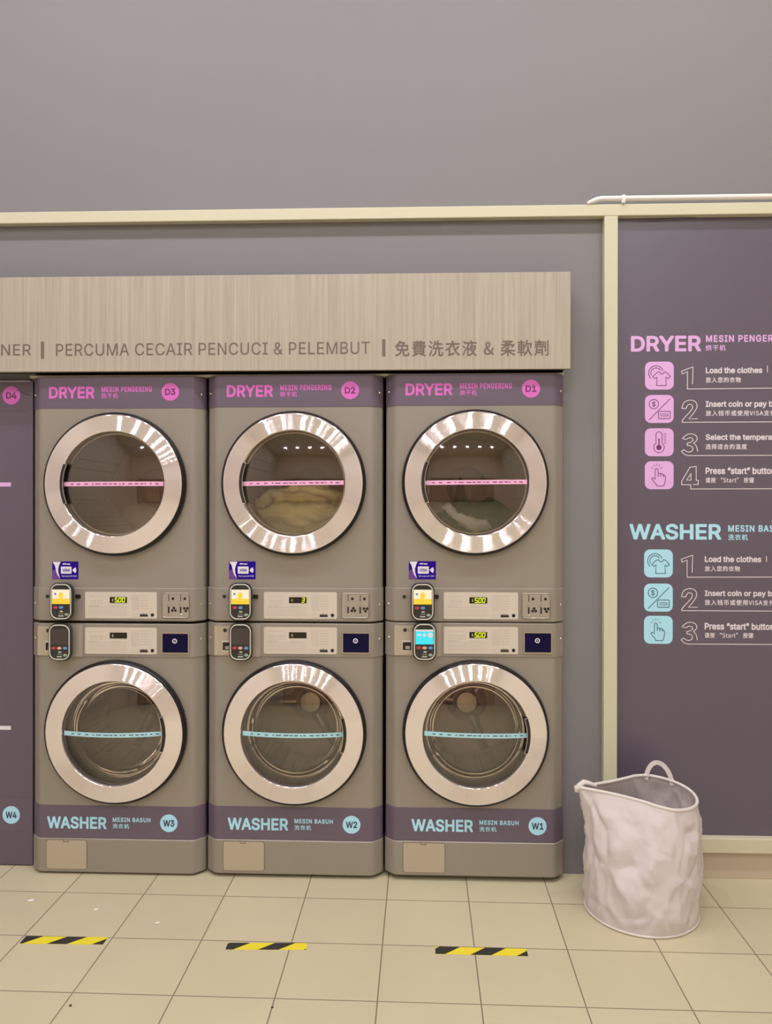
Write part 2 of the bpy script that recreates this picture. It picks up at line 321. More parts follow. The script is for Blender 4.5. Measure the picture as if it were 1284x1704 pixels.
# ------------------------------------------------------------------ lettering outlines
# one glyph per line: face (r regular, b bold, c Chinese), character, advance | outline loops, in 1/1000 em
GLYPH_DATA = """\
r 188|
r$447|203,-80 198,-77 196,-71 195,-15 141,-2 95,21 77,36 61,55 41,93 33,127 33,135 35,139 41,142 101,142 107,140 110,135 115,115 121,101 137,82 155,69 173,62 193,58 196,63 195,229 124,257 101,270 77,291 61,313 51,337 46,361 46,385 49,403 57,427 69,449 85,469 107,487 135,503 157,511 195,521 196,579 198,585 205,589 241,589 247,586 250,581 251,521 283,515 307,507 339,491 362,475 381,452 396,427 403,405 406,381 403,375 397,372 339,373 332,379 322,409 307,427 279,443 251,449 251,291 327,263 351,249 373,233 390,215 406,187 412,165 414,131 410,103 402,81 390,59 372,37 347,18 317,2 287,-8 251,-15 250,-71 248,-77 241,-80;251,59 265,60 285,66 313,83 333,109 340,137 336,163 319,183 293,200 253,214 250,211;189,307 193,305 196,309 196,445 193,449 165,441 141,424 127,405 121,377 125,353 133,340 157,320
r&448|175,-12 143,-6 119,2 89,18 67,36 49,60 37,84 30,108 28,140 35,174 53,208 73,232 126,276 91,326 73,368 70,392 70,414 81,450 101,481 131,503 169,517 213,519 239,515 257,509 277,499 293,486 308,470 321,446 329,412 329,394 326,374 307,336 279,305 230,266 229,262 325,146 329,149 336,168 341,196 343,222 347,228 353,231 403,231 411,227 414,208 406,154 391,116 375,86 438,8 442,0 439,-4 433,-6 365,-6 359,-3 327,33 295,11 255,-4 215,-12;172,54 209,53 237,60 265,73 283,88 171,222 137,196 117,174 106,154 103,130 109,100 120,82 143,64;182,320 185,319 227,351 242,366 252,382 256,404 252,426 241,441 227,451 201,455 177,451 160,440 147,422 143,398 147,374 156,354
r1453|77,-6 73,-3 71,3 70,51 75,59 203,61 206,67 206,437 87,354 83,355 80,361 81,427 85,433 197,514 275,514 282,505 282,63 285,61 387,61 393,58 397,51 397,1 393,-4 387,-6
r2453|65,-6 60,-3 58,3 58,45 61,52 277,285 305,327 312,347 314,371 313,387 308,407 299,421 287,434 273,443 255,450 215,453 181,446 155,427 138,399 133,363 129,358 123,356 67,356 60,363 60,375 64,403 72,427 86,453 107,477 131,496 165,512 199,520 237,521 267,517 297,507 319,495 341,479 360,457 375,431 383,405 387,375 381,331 362,287 328,239 283,188 165,65 169,63 387,62 393,59 395,53 395,1 392,-3 385,-6
r3453|197,-12 163,-6 133,4 107,17 85,33 64,56 50,82 42,104 38,130 41,135 47,138 109,137 115,130 124,100 141,80 165,65 193,58 225,56 261,62 285,72 307,92 319,116 323,152 315,186 299,210 277,226 257,235 219,241 161,242 155,244 151,252 151,296 154,304 276,444 71,446 64,454 64,508 73,515 371,514 376,510 378,504 378,462 376,456 237,298 241,296 277,292 307,283 341,263 365,240 385,208 395,178 399,140 393,102 382,74 367,52 347,31 323,14 293,0 265,-8 229,-13
r4453|283,-6 278,-3 276,3 276,95 274,99 43,99 37,102 34,109 34,155 36,163 239,507 243,512 251,515 307,515 314,511 315,505 118,171 123,169 275,170 276,317 285,323 339,323 347,320 349,313 349,171 353,169 409,169 417,165 419,159 419,107 411,100 353,99 349,97 349,3 346,-3 339,-6
rA480|17,-5 11,1 13,7 195,507 197,511 203,514 275,514 280,511 286,499 468,1 465,-4 459,-6 397,-6 391,-3 339,136 143,136 139,136 137,131 89,-2 81,-6;165,205 311,205 315,207 273,327 239,431 237,429 165,211
rB456|61,-6 57,-3 54,5 54,503 56,511 65,515 253,515 299,508 331,496 357,479 378,457 393,429 402,401 403,357 399,337 391,317 369,289 334,267 367,250 385,235 404,211 416,187 423,151 423,123 419,99 408,69 391,45 373,28 341,10 309,0 259,-6;131,65 261,64 293,68 315,76 337,96 348,119 349,143 341,175 329,193 315,205 299,215 279,222 257,225 133,224 131,219;131,293 251,292 275,297 295,306 315,325 328,351 329,383 326,399 320,411 297,434 269,443 237,446 132,445
rC510|247,-12 203,-4 159,13 122,38 87,76 63,116 45,164 36,212 35,278 41,326 57,378 81,424 111,460 147,488 189,509 235,519 285,521 323,515 355,505 384,490 413,469 437,444 456,414 470,384 478,350 475,345 469,343 411,343 405,345 391,380 371,409 339,433 309,445 275,450 245,448 213,441 187,428 162,408 140,380 127,354 115,314 110,270 111,220 119,178 133,140 159,104 175,89 195,76 235,62 279,59 321,68 339,76 358,88 373,103 388,122 403,160 409,166 469,167 475,164 478,156 466,114 449,82 427,53 399,28 363,8 331,-4 287,-12
rD502|61,-6 57,-3 54,5 54,503 56,511 65,515 257,513 313,502 361,480 401,447 427,413 452,361 463,313 467,273 467,241 463,197 452,149 427,97 403,65 379,43 339,19 301,4 273,-2 229,-6;131,65 231,63 269,68 291,75 313,84 341,105 359,126 373,149 385,185 392,227 392,285 385,325 374,359 357,387 333,412 305,430 275,440 237,445 135,446 131,444
rE419|61,-6 57,-3 54,5 54,503 56,511 65,515 367,515 375,512 379,505 379,455 376,449 371,446 135,446 131,444 132,293 353,292 359,289 361,283 361,235 359,226 351,223 131,221 131,69 131,65 135,63 373,63 379,60 381,53 381,3 379,-2 371,-6
rG520|247,-12 203,-4 158,14 121,39 89,72 63,116 45,164 36,218 35,280 43,334 57,380 81,425 113,463 149,490 193,511 233,519 281,521 315,517 353,505 385,489 415,466 438,442 458,412 470,386 480,350 477,346 471,343 411,343 405,345 389,379 367,409 337,433 307,445 273,450 243,448 213,441 187,429 158,404 137,374 121,338 113,302 110,268 113,208 123,164 139,130 156,108 181,85 205,71 239,61 279,59 311,64 339,74 367,95 385,116 398,140 406,168 408,192 287,193 281,195 277,202 277,252 279,258 285,262 477,261 482,258 484,252 484,184 477,142 464,104 440,64 411,35 379,14 339,-3 289,-12
rI300|32,-6 28,-3 25,3 25,53 28,61 34,63 108,63 112,67 112,441 112,445 108,446 34,446 28,449 25,455 25,507 28,512 34,515 268,514 273,511 275,505 275,455 272,449 266,446 192,446 189,443 188,69 189,65 192,63 266,63 272,61 275,53 275,1 272,-3 266,-6
rL393|61,-6 57,-3 54,5 54,505 57,512 63,515 121,515 128,511 131,505 131,65 359,63 367,55 367,3 365,-3 357,-6
rM628|61,-6 57,-3 54,5 54,503 57,512 63,515 147,515 156,511 286,181 315,96 342,177 471,509 479,515 565,515 571,512 574,503 574,5 571,-3 565,-6 507,-6 501,-3 498,3 499,388 497,389 495,383 463,295 347,-1 339,-6 291,-6 283,-4 279,3 163,295 129,389 127,388 127,379 128,3 125,-3 119,-6
rN523|61,-6 57,-3 54,5 54,503 56,511 61,514 69,515 133,515 141,511 353,177 393,109 393,507 397,513 403,515 459,515 465,513 469,503 469,5 467,-3 453,-6 389,-6 383,-3 193,295 129,402 131,3 128,-3 121,-6
rP445|61,-6 57,-3 54,5 54,503 56,511 65,515 257,514 297,507 335,492 361,474 381,453 400,421 409,393 415,355 413,325 406,289 394,261 376,235 354,215 331,200 301,188 251,180 132,179 130,1 127,-4 121,-6;132,249 259,250 289,258 309,271 320,283 329,299 336,321 339,347 337,367 331,391 324,407 314,419 291,436 263,444 241,446 132,445 131,253
rR449|61,-6 57,-3 54,5 54,503 56,511 65,515 259,514 299,507 339,491 370,469 383,455 396,435 411,391 415,345 408,299 389,259 362,229 323,205 431,5 431,-2 423,-6 357,-6 349,-3 243,192 135,192 132,191 131,187 130,1 127,-4 121,-6;131,263 257,262 287,269 309,280 329,303 336,321 339,339 339,353 336,383 330,401 322,413 297,434 267,443 241,446 132,445
rS447|199,-14 161,-8 131,2 103,16 79,34 58,58 43,88 33,126 33,134 35,140 41,142 103,142 110,136 115,114 121,100 145,76 159,68 183,60 207,56 233,55 279,64 301,74 319,88 332,106 338,122 340,142 336,162 321,182 297,198 263,211 147,246 111,263 91,277 69,300 54,326 46,360 47,390 55,422 68,448 89,472 109,488 139,505 179,517 211,521 253,520 283,515 309,507 337,493 364,472 381,452 398,422 406,392 405,376 397,372 339,372 332,378 328,396 320,412 297,434 281,443 261,449 215,452 187,448 169,443 151,432 137,420 127,404 122,390 121,374 125,352 138,334 165,316 203,302 309,271 339,256 365,240 389,216 406,186 413,156 413,122 406,90 391,61 369,35 347,18 311,-1 283,-9 245,-14
rT449|193,-5 189,-2 186,5 186,443 183,446 33,446 28,449 26,455 26,507 29,512 37,515 417,514 423,507 423,499 423,455 417,447 267,446 263,444 262,3 260,-3 253,-6
rU517|237,-13 201,-8 179,-2 129,24 109,40 91,61 75,87 64,111 57,141 54,165 54,507 61,514 69,514 121,514 127,512 130,507 130,177 133,151 143,121 165,91 193,71 227,60 269,58 307,64 333,76 360,99 377,127 383,147 387,175 387,507 395,514 457,514 463,505 463,175 460,137 449,101 436,75 415,47 397,31 369,12 339,-1 309,-9 269,-14
rV480|205,-6 200,-3 197,3 15,497 12,509 17,514 27,515 81,515 90,509 200,201 241,77 283,205 389,509 397,515 461,514 467,509 466,501 284,1 275,-6
rW686|155,-5 151,-3 147,7 12,501 11,507 13,511 21,515 79,515 85,512 89,507 193,96 297,497 303,512 309,515 377,514 383,512 386,507 472,181 491,101 493,98 597,507 599,511 607,515 665,515 671,512 674,503 534,-3 527,-6 459,-6 452,-3 449,1 343,398 237,1 233,-4 227,-6
ra389|141,-14 113,-8 83,4 58,22 45,38 31,66 25,92 25,122 33,152 44,172 58,186 73,197 99,209 145,221 241,234 261,239 267,245 270,254 266,284 258,300 243,314 227,321 203,325 173,323 145,315 123,299 105,272 99,269 44,284 38,288 36,294 49,320 65,341 89,361 115,375 145,385 179,390 215,389 249,383 281,369 305,352 326,324 338,294 342,262 342,2 339,-3 333,-6 277,-5 271,2 269,34 245,12 213,-6 177,-14;153,52 179,52 207,56 227,64 247,81 260,98 268,120 269,177 147,157 125,149 108,136 101,126 98,114 99,94 103,80 113,68 125,60
rh410|54,-6 49,-3 47,5 47,505 50,512 56,515 112,514 118,511 120,505 122,340 148,366 178,382 208,389 242,390 274,384 306,369 328,349 347,321 357,295 363,259 363,3 360,-3 354,-6 300,-6 294,-4 290,1 290,243 286,269 276,292 256,312 238,320 210,323 182,320 156,308 134,284 123,259 120,235 119,1 112,-6
ri167|54,-6 49,-3 47,3 47,377 50,383 56,385 110,385 116,383 120,375 120,3 117,-3 112,-6;80,437 62,442 47,453 38,469 35,485 38,498 49,515 68,527 84,530 102,526 120,513 131,495 132,479 125,459 114,448 96,439
ro415|189,-13 157,-8 123,6 95,25 69,53 50,85 37,121 29,167 29,209 35,247 44,279 63,315 88,345 115,365 149,381 183,389 225,390 259,383 293,369 329,343 349,319 370,281 381,245 387,203 386,163 379,123 365,85 345,51 321,26 293,7 257,-8 225,-13;198,53 215,52 245,58 261,66 278,81 293,101 302,119 309,147 313,171 313,203 309,229 302,257 292,277 277,297 259,311 241,319 215,324 193,323 169,318 153,309 137,295 125,279 115,259 107,233 103,205 103,171 107,143 115,117 125,97 136,83 157,64 175,57
rp424|54,-148 49,-146 47,-138 47,378 50,383 56,385 108,385 114,383 118,376 120,333 137,354 152,367 176,381 194,387 226,391 252,389 274,385 294,377 326,358 350,334 376,292 388,258 395,216 396,170 390,126 377,86 357,50 326,18 292,-2 256,-12 220,-14 182,-6 150,12 122,42 119,-142 112,-149;201,54 222,53 248,56 264,62 281,74 294,88 306,108 316,136 320,160 320,218 314,248 304,274 290,294 272,310 254,319 234,323 218,324 192,320 176,315 158,302 135,272 127,252 121,222 119,184 121,156 127,126 136,105 149,84 166,69 182,60
rt227|151,-9 125,-4 99,9 81,24 69,45 63,61 59,83 59,319 55,321 9,321 3,324 1,329 0,375 3,383 9,385 59,387 59,467 61,473 67,477 121,477 129,473 132,467 133,386 201,385 210,377 210,331 205,323 199,321 135,321 132,319 132,95 135,75 141,65 151,58 173,56 199,59 205,56 218,5 214,-3 201,-7 177,-10
rw567|138,-5 134,-3 129,9 19,371 17,377 21,383 28,385 84,385 93,379 170,99 245,375 249,383 256,385 314,385 322,379 398,100 475,381 486,385 542,385 548,382 550,377 548,371 433,-3 426,-6 372,-6 363,-1 284,280 204,-1 196,-6
ry389|72,-150 52,-146 44,-142 42,-138 56,-85 64,-80 86,-84 104,-83 122,-74 138,-52 156,0 13,374 14,382 20,385 28,385 80,385 89,382 173,150 194,84 216,150 300,381 308,385 372,384 376,378 373,368 211,-56 197,-86 176,-116 146,-138 116,-149
b 188|
b1453|71,-26 57,-18 51,-3 50,57 58,73 73,81 181,81 186,83 186,391 183,396 99,335 89,333 75,335 67,341 60,355 60,429 63,439 71,449 185,532 197,535 277,535 285,532 295,525 302,511 302,83 305,81 393,81 409,73 417,57 417,-3 415,-11 409,-19 393,-26
b2453|59,-26 46,-19 38,-5 38,51 41,60 261,299 287,339 292,353 294,375 291,391 286,403 271,419 255,428 241,432 209,432 185,424 166,407 157,387 151,351 139,339 129,336 61,336 47,344 40,359 42,401 54,439 73,470 93,493 123,516 153,530 193,540 241,541 273,537 309,525 333,511 355,495 375,472 392,445 406,399 407,363 403,333 385,285 358,243 307,183 214,85 219,83 391,83 401,80 409,73 415,59 415,-3 413,-11 407,-19 391,-26
b3453|191,-32 149,-24 113,-11 79,10 59,29 39,56 26,84 18,118 18,134 21,143 27,151 41,158 115,157 129,149 133,142 142,112 157,94 183,81 221,76 261,84 275,91 290,104 301,130 303,144 300,166 295,178 284,194 261,210 243,217 219,221 153,222 139,230 131,244 131,302 134,312 230,424 67,426 59,428 51,434 44,448 44,514 51,526 67,535 377,534 391,527 398,512 398,458 396,448 280,314 323,299 353,281 378,258 395,234 407,210 418,172 419,134 413,96 402,66 383,38 361,15 331,-6 305,-18 271,-28 235,-33
b4453|277,-26 263,-18 256,-5 255,78 39,79 29,82 21,88 14,101 14,163 18,175 227,526 243,534 313,535 327,528 333,519 336,509 334,495 155,191 159,189 255,190 256,319 258,329 265,337 279,343 347,343 361,336 369,321 369,191 373,189 417,188 431,181 439,165 439,103 433,89 423,82 415,79 373,79 369,77 369,-3 361,-19 347,-26
bA480|11,-25 -1,-19 -7,-11 -9,9 177,519 183,528 197,534 279,535 287,532 295,527 304,511 486,15 489,5 486,-11 480,-19 465,-26 391,-26 377,-19 370,-9 328,109 323,116 157,116 153,113 110,-9 103,-19 87,-26;194,225 281,225 285,227 239,360 193,229
bB456|55,-26 41,-18 34,-3 34,509 36,519 43,528 57,535 257,535 297,530 339,516 371,495 394,471 411,441 422,407 424,361 419,331 405,299 379,269 403,247 417,229 430,209 440,179 443,157 443,117 439,93 428,61 407,31 387,12 357,-6 317,-19 265,-26;151,85 255,84 281,87 303,94 319,107 328,125 329,143 323,163 316,175 303,188 273,202 251,205 153,204 151,201;151,313 237,311 261,315 281,323 299,339 307,355 309,377 302,399 287,415 263,423 231,426 152,425
bD502|55,-26 41,-18 34,-3 34,509 37,520 43,528 57,535 255,534 313,524 363,503 405,473 437,437 464,389 481,331 487,277 487,231 484,195 470,137 450,93 428,61 393,27 359,5 313,-14 279,-22 235,-26;151,85 235,84 283,94 309,107 327,121 343,140 356,163 365,191 372,233 372,279 365,319 355,349 338,377 317,397 289,413 261,422 231,425 155,426 151,424
bE419|55,-26 41,-18 34,-3 34,509 37,520 43,528 57,535 373,535 383,532 396,519 399,505 398,447 391,434 383,428 375,426 155,426 151,424 152,313 357,312 365,310 375,303 381,289 381,229 374,211 359,203 153,202 151,199 151,87 155,83 377,83 385,81 394,75 401,61 401,-3 399,-11 393,-19 377,-26
bG520|241,-32 191,-23 143,-2 101,28 65,70 39,118 21,176 14,236 16,302 25,350 45,404 73,450 107,486 149,515 195,533 243,541 295,540 337,533 373,519 406,500 433,479 460,448 482,412 500,358 498,338 491,329 477,323 403,323 388,332 370,370 353,393 335,409 321,417 293,427 265,430 231,425 205,414 182,398 161,374 145,342 135,308 130,264 131,226 140,178 155,146 171,123 194,102 217,89 243,82 273,79 305,84 331,94 355,113 376,142 384,172 279,173 265,180 259,188 257,196 257,260 265,274 281,282 479,282 489,279 497,274 504,260 504,176 497,136 482,92 456,50 425,19 387,-6 341,-24 295,-32
bH517|55,-26 41,-18 34,-3 34,511 41,526 57,535 127,535 141,528 148,519 151,511 152,315 361,315 365,316 366,319 366,511 368,519 375,528 389,535 459,535 475,527 480,519 483,509 483,-1 476,-17 459,-26 389,-26 375,-20 369,-11 366,-1 365,205 155,206 151,203 151,-1 148,-11 142,-19 129,-26
bI300|26,-26 12,-18 5,-3 5,59 8,69 14,77 28,83 88,83 92,87 92,423 88,426 28,426 12,434 5,449 5,511 7,519 14,528 28,535 270,535 280,532 288,526 295,513 295,449 293,441 287,433 274,426 212,426 209,423 209,87 212,83 272,83 288,75 295,59 295,-3 293,-11 286,-20 272,-26
bL393|55,-26 41,-18 34,-3 34,511 42,527 55,534 127,535 143,527 151,511 151,85 363,83 371,81 380,75 387,61 387,-3 379,-19 363,-26
bM628|55,-26 41,-18 34,-3 34,511 42,527 57,535 153,535 163,532 172,525 315,164 445,501 456,525 465,532 475,535 571,535 587,527 594,509 594,-1 587,-18 571,-26 501,-26 487,-20 481,-11 478,-1 477,269 366,-11 359,-20 345,-26 285,-26 268,-19 261,-9 149,269 148,-5 141,-18 127,-26
bN523|55,-26 41,-18 34,-3 34,511 41,526 49,532 59,535 139,535 155,527 371,190 373,513 380,527 395,534 465,535 481,528 487,519 489,509 489,-1 483,-17 475,-23 465,-26 383,-26 367,-18 153,318 151,313 150,-5 143,-18 129,-26
bP445|55,-26 41,-18 34,-3 34,509 36,519 43,528 57,535 253,535 295,529 341,513 369,495 396,469 416,437 428,405 434,371 434,323 428,289 414,253 397,228 377,206 353,188 325,174 293,165 265,161 152,159 151,-3 148,-11 142,-19 129,-26;152,269 253,270 273,275 293,286 310,307 318,339 314,377 303,399 283,416 257,424 235,426 152,425
bR449|55,-26 41,-18 34,-3 34,509 37,520 43,528 57,535 253,535 303,528 347,511 377,491 399,469 419,435 431,397 435,339 431,307 422,275 409,251 395,231 352,195 450,15 453,5 451,-11 445,-19 431,-26 351,-26 341,-23 333,-17 326,-7 231,170 155,172 151,169 151,-1 148,-11 142,-19 129,-26;151,283 251,282 275,287 295,296 309,311 318,339 316,377 306,399 287,415 261,423 235,426 152,425
bS447|193,-34 155,-28 115,-15 80,6 57,26 35,56 22,82 13,122 12,140 15,148 21,156 35,162 107,162 115,160 128,148 134,122 140,110 155,95 181,82 225,75 267,82 298,98 310,110 316,122 319,138 316,154 301,171 279,183 135,228 103,243 76,262 53,286 36,314 26,354 27,396 37,434 55,466 77,490 107,512 137,527 173,537 205,541 259,540 291,535 327,522 361,502 384,482 405,454 418,428 426,394 427,376 424,366 417,358 403,352 333,352 317,362 303,398 287,415 263,427 223,433 187,427 159,412 149,400 143,386 142,372 145,360 160,344 179,333 321,289 351,274 385,251 408,226 426,194 433,162 433,116 424,78 410,50 383,18 355,-2 323,-19 283,-30 241,-35
bU517|231,-33 195,-28 167,-20 139,-7 115,8 95,24 75,47 55,79 46,99 38,127 34,159 34,509 36,519 49,532 63,534 127,534 141,528 148,519 150,509 150,183 155,149 169,119 193,95 225,82 265,78 301,84 329,99 350,121 363,153 367,181 367,509 369,519 375,527 389,534 459,534 467,532 476,527 481,519 483,507 483,169 480,131 467,89 449,57 431,33 411,15 377,-8 351,-19 313,-30 275,-34
bV480|199,-26 185,-19 179,-9 -7,495 -9,509 -7,519 -1,528 15,535 87,535 105,525 110,517 241,148 370,519 377,528 391,535 465,535 473,532 481,527 486,519 488,501 302,-11 295,-19 281,-26
bW686|149,-25 135,-17 127,1 -9,501 -9,513 -2,527 13,534 85,535 99,528 106,519 193,189 279,511 289,528 303,535 383,534 397,528 404,519 491,190 496,197 579,519 585,528 601,535 671,535 687,527 695,513 694,497 558,-1 549,-18 533,-26 453,-26 437,-19 431,-11 343,308 339,299 254,-11 249,-19 233,-26
bY472|199,-26 185,-18 178,-3 177,199 -5,493 -8,503 -6,519 -1,527 15,535 93,535 109,528 233,327 237,325 362,527 377,535 455,535 465,532 473,526 480,513 477,494 294,199 294,-1 291,-11 285,-19 271,-26
ba389|135,-34 101,-26 69,-12 42,8 23,33 13,54 5,86 5,128 12,158 31,190 45,204 65,217 87,227 119,237 245,256 249,260 246,278 237,291 221,301 197,305 177,303 163,299 144,288 131,275 120,256 111,251 93,248 33,266 25,271 16,286 16,300 29,328 48,354 72,374 103,393 139,405 173,410 221,409 255,403 289,389 319,368 344,336 358,302 362,268 362,-4 355,-18 339,-26 273,-26 259,-19 251,-11 225,-24 197,-32 173,-35;159,72 179,72 201,76 215,82 229,93 238,102 246,118 249,150 163,139 141,133 125,123 118,108 119,98 123,88 137,78
bb424|206,-33 168,-24 138,-7 130,-19 116,-26 50,-26 35,-19 27,-5 27,511 34,527 48,534 118,534 132,527 138,519 140,511 141,387 182,405 216,410 266,408 306,395 339,375 366,349 392,309 408,265 416,211 414,143 408,113 398,83 374,39 343,5 304,-20 262,-32;205,75 224,73 242,76 257,83 270,93 282,107 292,129 298,151 302,183 296,237 282,270 268,286 256,295 240,301 222,304 190,298 165,279 147,247 139,203 143,151 156,113 165,99 178,87
bc396|183,-33 139,-24 105,-8 73,16 42,55 25,89 12,133 8,171 10,229 19,269 35,309 57,342 87,372 115,390 155,405 195,410 237,409 265,403 293,393 315,381 339,363 362,337 379,307 387,285 384,265 378,257 365,250 311,236 299,236 283,244 266,277 253,290 241,297 207,304 187,301 171,295 157,285 143,268 133,247 127,227 123,177 127,149 136,121 146,103 165,84 181,77 205,73 233,76 253,86 269,103 285,135 301,143 317,141 373,127 385,115 388,95 377,65 359,35 339,13 313,-6 291,-18 255,-30 223,-34
bd424|173,-33 131,-24 113,-16 87,1 57,30 31,71 15,121 8,171 11,237 25,291 41,323 62,353 91,379 129,399 167,409 219,410 259,400 283,386 285,511 291,525 299,531 309,534 373,534 381,532 391,525 398,511 398,-1 395,-11 389,-19 375,-26 311,-26 295,-19 287,-7 257,-24 233,-31 209,-34;189,75 207,73 227,76 243,84 258,97 268,111 277,133 285,181 281,231 276,251 266,271 253,286 239,296 205,304 185,301 169,295 145,274 131,245 123,201 126,151 139,115 151,97 162,87
be404|187,-33 153,-28 115,-13 77,13 53,39 31,75 16,115 9,159 9,215 17,261 31,301 53,337 79,366 113,389 149,404 183,410 229,410 263,403 301,387 337,361 358,337 376,307 392,259 397,217 396,165 389,151 373,143 129,143 127,139 134,119 143,104 161,87 183,76 205,73 239,76 257,84 273,100 286,123 303,131 313,131 375,115 388,103 390,85 380,57 363,31 342,9 315,-10 289,-22 253,-31 227,-34;130,249 276,249 265,273 247,292 231,300 205,304 177,299 161,291 141,271
bh410|48,-26 34,-18 27,-3 27,511 34,527 48,534 118,534 132,527 140,511 142,388 166,400 202,409 234,411 272,406 302,396 328,379 348,359 365,333 377,301 383,265 383,-3 376,-18 360,-26 292,-26 278,-19 272,-11 270,-1 270,237 266,261 260,278 245,293 232,300 206,303 182,298 166,289 152,273 143,251 140,229 140,-1 137,-11 132,-19 118,-26
bi167|48,-26 34,-18 27,-3 27,383 34,398 48,405 116,405 132,398 140,381 140,-3 132,-18 118,-26;74,417 50,424 30,441 22,453 16,469 16,495 24,517 42,537 70,549 96,549 118,542 140,522 151,499 152,471 145,451 126,430 102,419
bl189|118,-28 82,-18 56,0 37,27 27,63 27,511 34,527 50,535 118,535 133,527 140,513 141,87 144,79 174,80 190,71 196,57 206,11 204,-9 198,-17 190,-22 154,-28
bm610|48,-26 34,-18 27,-3 27,381 29,391 36,399 50,405 114,405 130,398 138,388 164,402 188,409 236,412 258,408 280,399 300,386 320,366 352,390 380,403 414,411 452,412 480,407 510,396 534,379 552,360 572,323 578,303 582,275 583,-3 574,-19 560,-26 494,-26 478,-19 472,-11 470,-1 468,267 462,285 454,293 436,302 418,304 400,302 382,293 370,279 363,261 361,-1 359,-11 353,-19 338,-26 272,-26 256,-19 248,-3 246,271 240,285 230,295 216,302 198,304 182,301 162,290 148,273 142,255 140,-1 137,-11 132,-19 118,-26
bn410|48,-26 34,-18 27,-3 27,381 29,391 36,399 50,405 114,405 130,398 138,386 166,400 190,407 234,411 274,405 313,389 341,367 360,341 372,315 380,285 383,251 383,-1 381,-11 369,-23 354,-26 292,-26 278,-19 272,-11 270,-1 270,237 266,261 260,278 245,293 232,300 206,303 182,298 166,289 152,273 143,251 140,229 140,-1 137,-11 132,-19 118,-26
bo415|183,-33 139,-24 105,-8 73,16 42,55 25,89 12,133 8,171 10,229 19,269 35,309 57,342 87,372 115,390 155,405 195,410 237,409 279,399 311,383 345,357 370,327 388,293 402,249 407,209 405,151 399,117 383,73 361,37 335,10 301,-13 263,-28 223,-34;204,73 239,79 253,87 267,101 284,131 293,179 288,229 280,255 271,270 259,284 245,295 227,301 207,304 187,301 171,295 157,285 145,271 129,235 122,187 129,141 145,105 169,82 183,76
bp424|48,-168 34,-161 27,-146 27,380 29,390 36,399 50,405 114,405 130,398 140,385 160,397 180,405 220,411 270,407 306,395 340,374 368,346 394,304 408,264 416,212 416,164 410,120 395,74 373,36 348,9 316,-14 286,-26 246,-34 200,-33 170,-24 142,-9 140,-146 137,-154 132,-162 118,-169;207,74 226,73 242,76 260,84 272,95 282,108 292,130 298,152 302,182 298,228 292,248 282,270 260,293 248,299 228,303 194,299 180,292 168,282 155,264 147,246 139,204 141,158 147,132 156,113 165,98 180,85
br259|48,-26 34,-18 27,-3 27,381 29,391 36,399 50,405 116,405 130,398 138,390 162,402 190,410 234,411 254,408 263,401 269,387 269,321 262,305 246,297 204,299 182,295 158,281 143,257 140,237 140,-1 137,-11 132,-19 118,-26
bs365|155,-33 123,-28 95,-18 69,-4 48,13 30,37 18,59 10,87 13,106 19,114 33,121 83,131 99,132 114,123 127,95 139,83 159,74 187,72 213,76 229,84 241,99 240,111 232,119 219,126 135,146 105,156 83,167 58,185 37,211 26,235 21,261 22,297 30,325 48,353 69,374 93,389 127,403 157,409 201,410 229,408 259,399 277,391 299,377 319,358 335,333 349,299 349,285 343,273 325,263 279,252 263,252 249,260 236,283 221,299 209,304 187,306 165,303 147,295 136,283 136,271 145,261 165,252 237,235 275,223 295,213 321,195 342,169 353,143 357,121 355,81 346,51 329,25 309,5 285,-11 261,-22 225,-31 197,-34
bt227|145,-29 119,-24 91,-11 67,9 51,33 43,55 39,77 39,299 35,301 3,301 -5,304 -13,310 -19,323 -20,381 -17,391 -11,399 1,405 39,407 39,475 46,489 61,497 127,497 143,490 152,473 152,407 207,405 221,398 230,383 230,325 222,309 207,302 155,301 152,299 152,101 153,87 157,79 169,76 205,79 221,71 230,51 238,11 238,-3 231,-17 215,-25 183,-30
bu410|160,-30 114,-18 82,1 66,16 51,36 35,72 29,100 27,124 27,380 29,390 42,403 56,405 118,405 132,398 138,390 140,380 140,142 143,120 151,100 163,88 180,79 200,76 222,79 242,89 258,106 266,126 270,152 270,380 272,390 280,399 294,405 360,405 368,403 377,396 383,382 383,0 381,-10 375,-18 362,-25 296,-26 280,-18 272,-6 244,-20 218,-28 196,-31
by389|66,-170 36,-163 28,-156 22,-144 22,-130 37,-76 44,-66 57,-60 92,-64 108,-58 119,-42 134,-2 -6,366 -8,382 -6,391 0,399 16,405 86,405 104,396 110,388 194,155 280,388 285,396 302,405 372,405 382,403 395,390 397,380 395,366 217,-94 192,-130 176,-144 154,-158 112,-170
b“300|47,293 34,299 28,307 26,325 78,513 86,527 101,535 153,535 169,528 175,519 177,501 154,357 155,347 200,509 209,527 217,532 227,535 277,535 293,527 300,513 299,497 271,315 263,300 247,292 173,292 157,299 149,314 139,299 125,292
b”300|47,293 34,299 28,307 26,325 54,507 63,527 79,535 153,535 169,527 177,513 187,527 203,535 277,535 292,527 299,513 299,499 249,317 241,300 225,292 173,292 157,299 151,307 149,325 173,483 122,307 116,299 103,292
c 78|
c&238|80,-10 44,2 24,19 9,48 7,76 23,112 55,142 41,196 43,218 52,238 82,263 114,267 147,250 159,230 162,210 150,174 108,130 162,72 179,98 196,141 232,141 234,134 222,102 193,48 234,27 237,18 230,-4 223,-10 166,17 122,-6;82,28 112,30 133,42 76,109 54,85 50,64 60,41;88,166 106,178 122,198 123,220 114,231 96,231 83,218 80,196
cA213|2,-5 -4,1 -2,7 82,255 90,262 124,262 131,255 217,1 208,-6 173,-3 146,72 66,73 38,-2;76,111 135,111 106,207
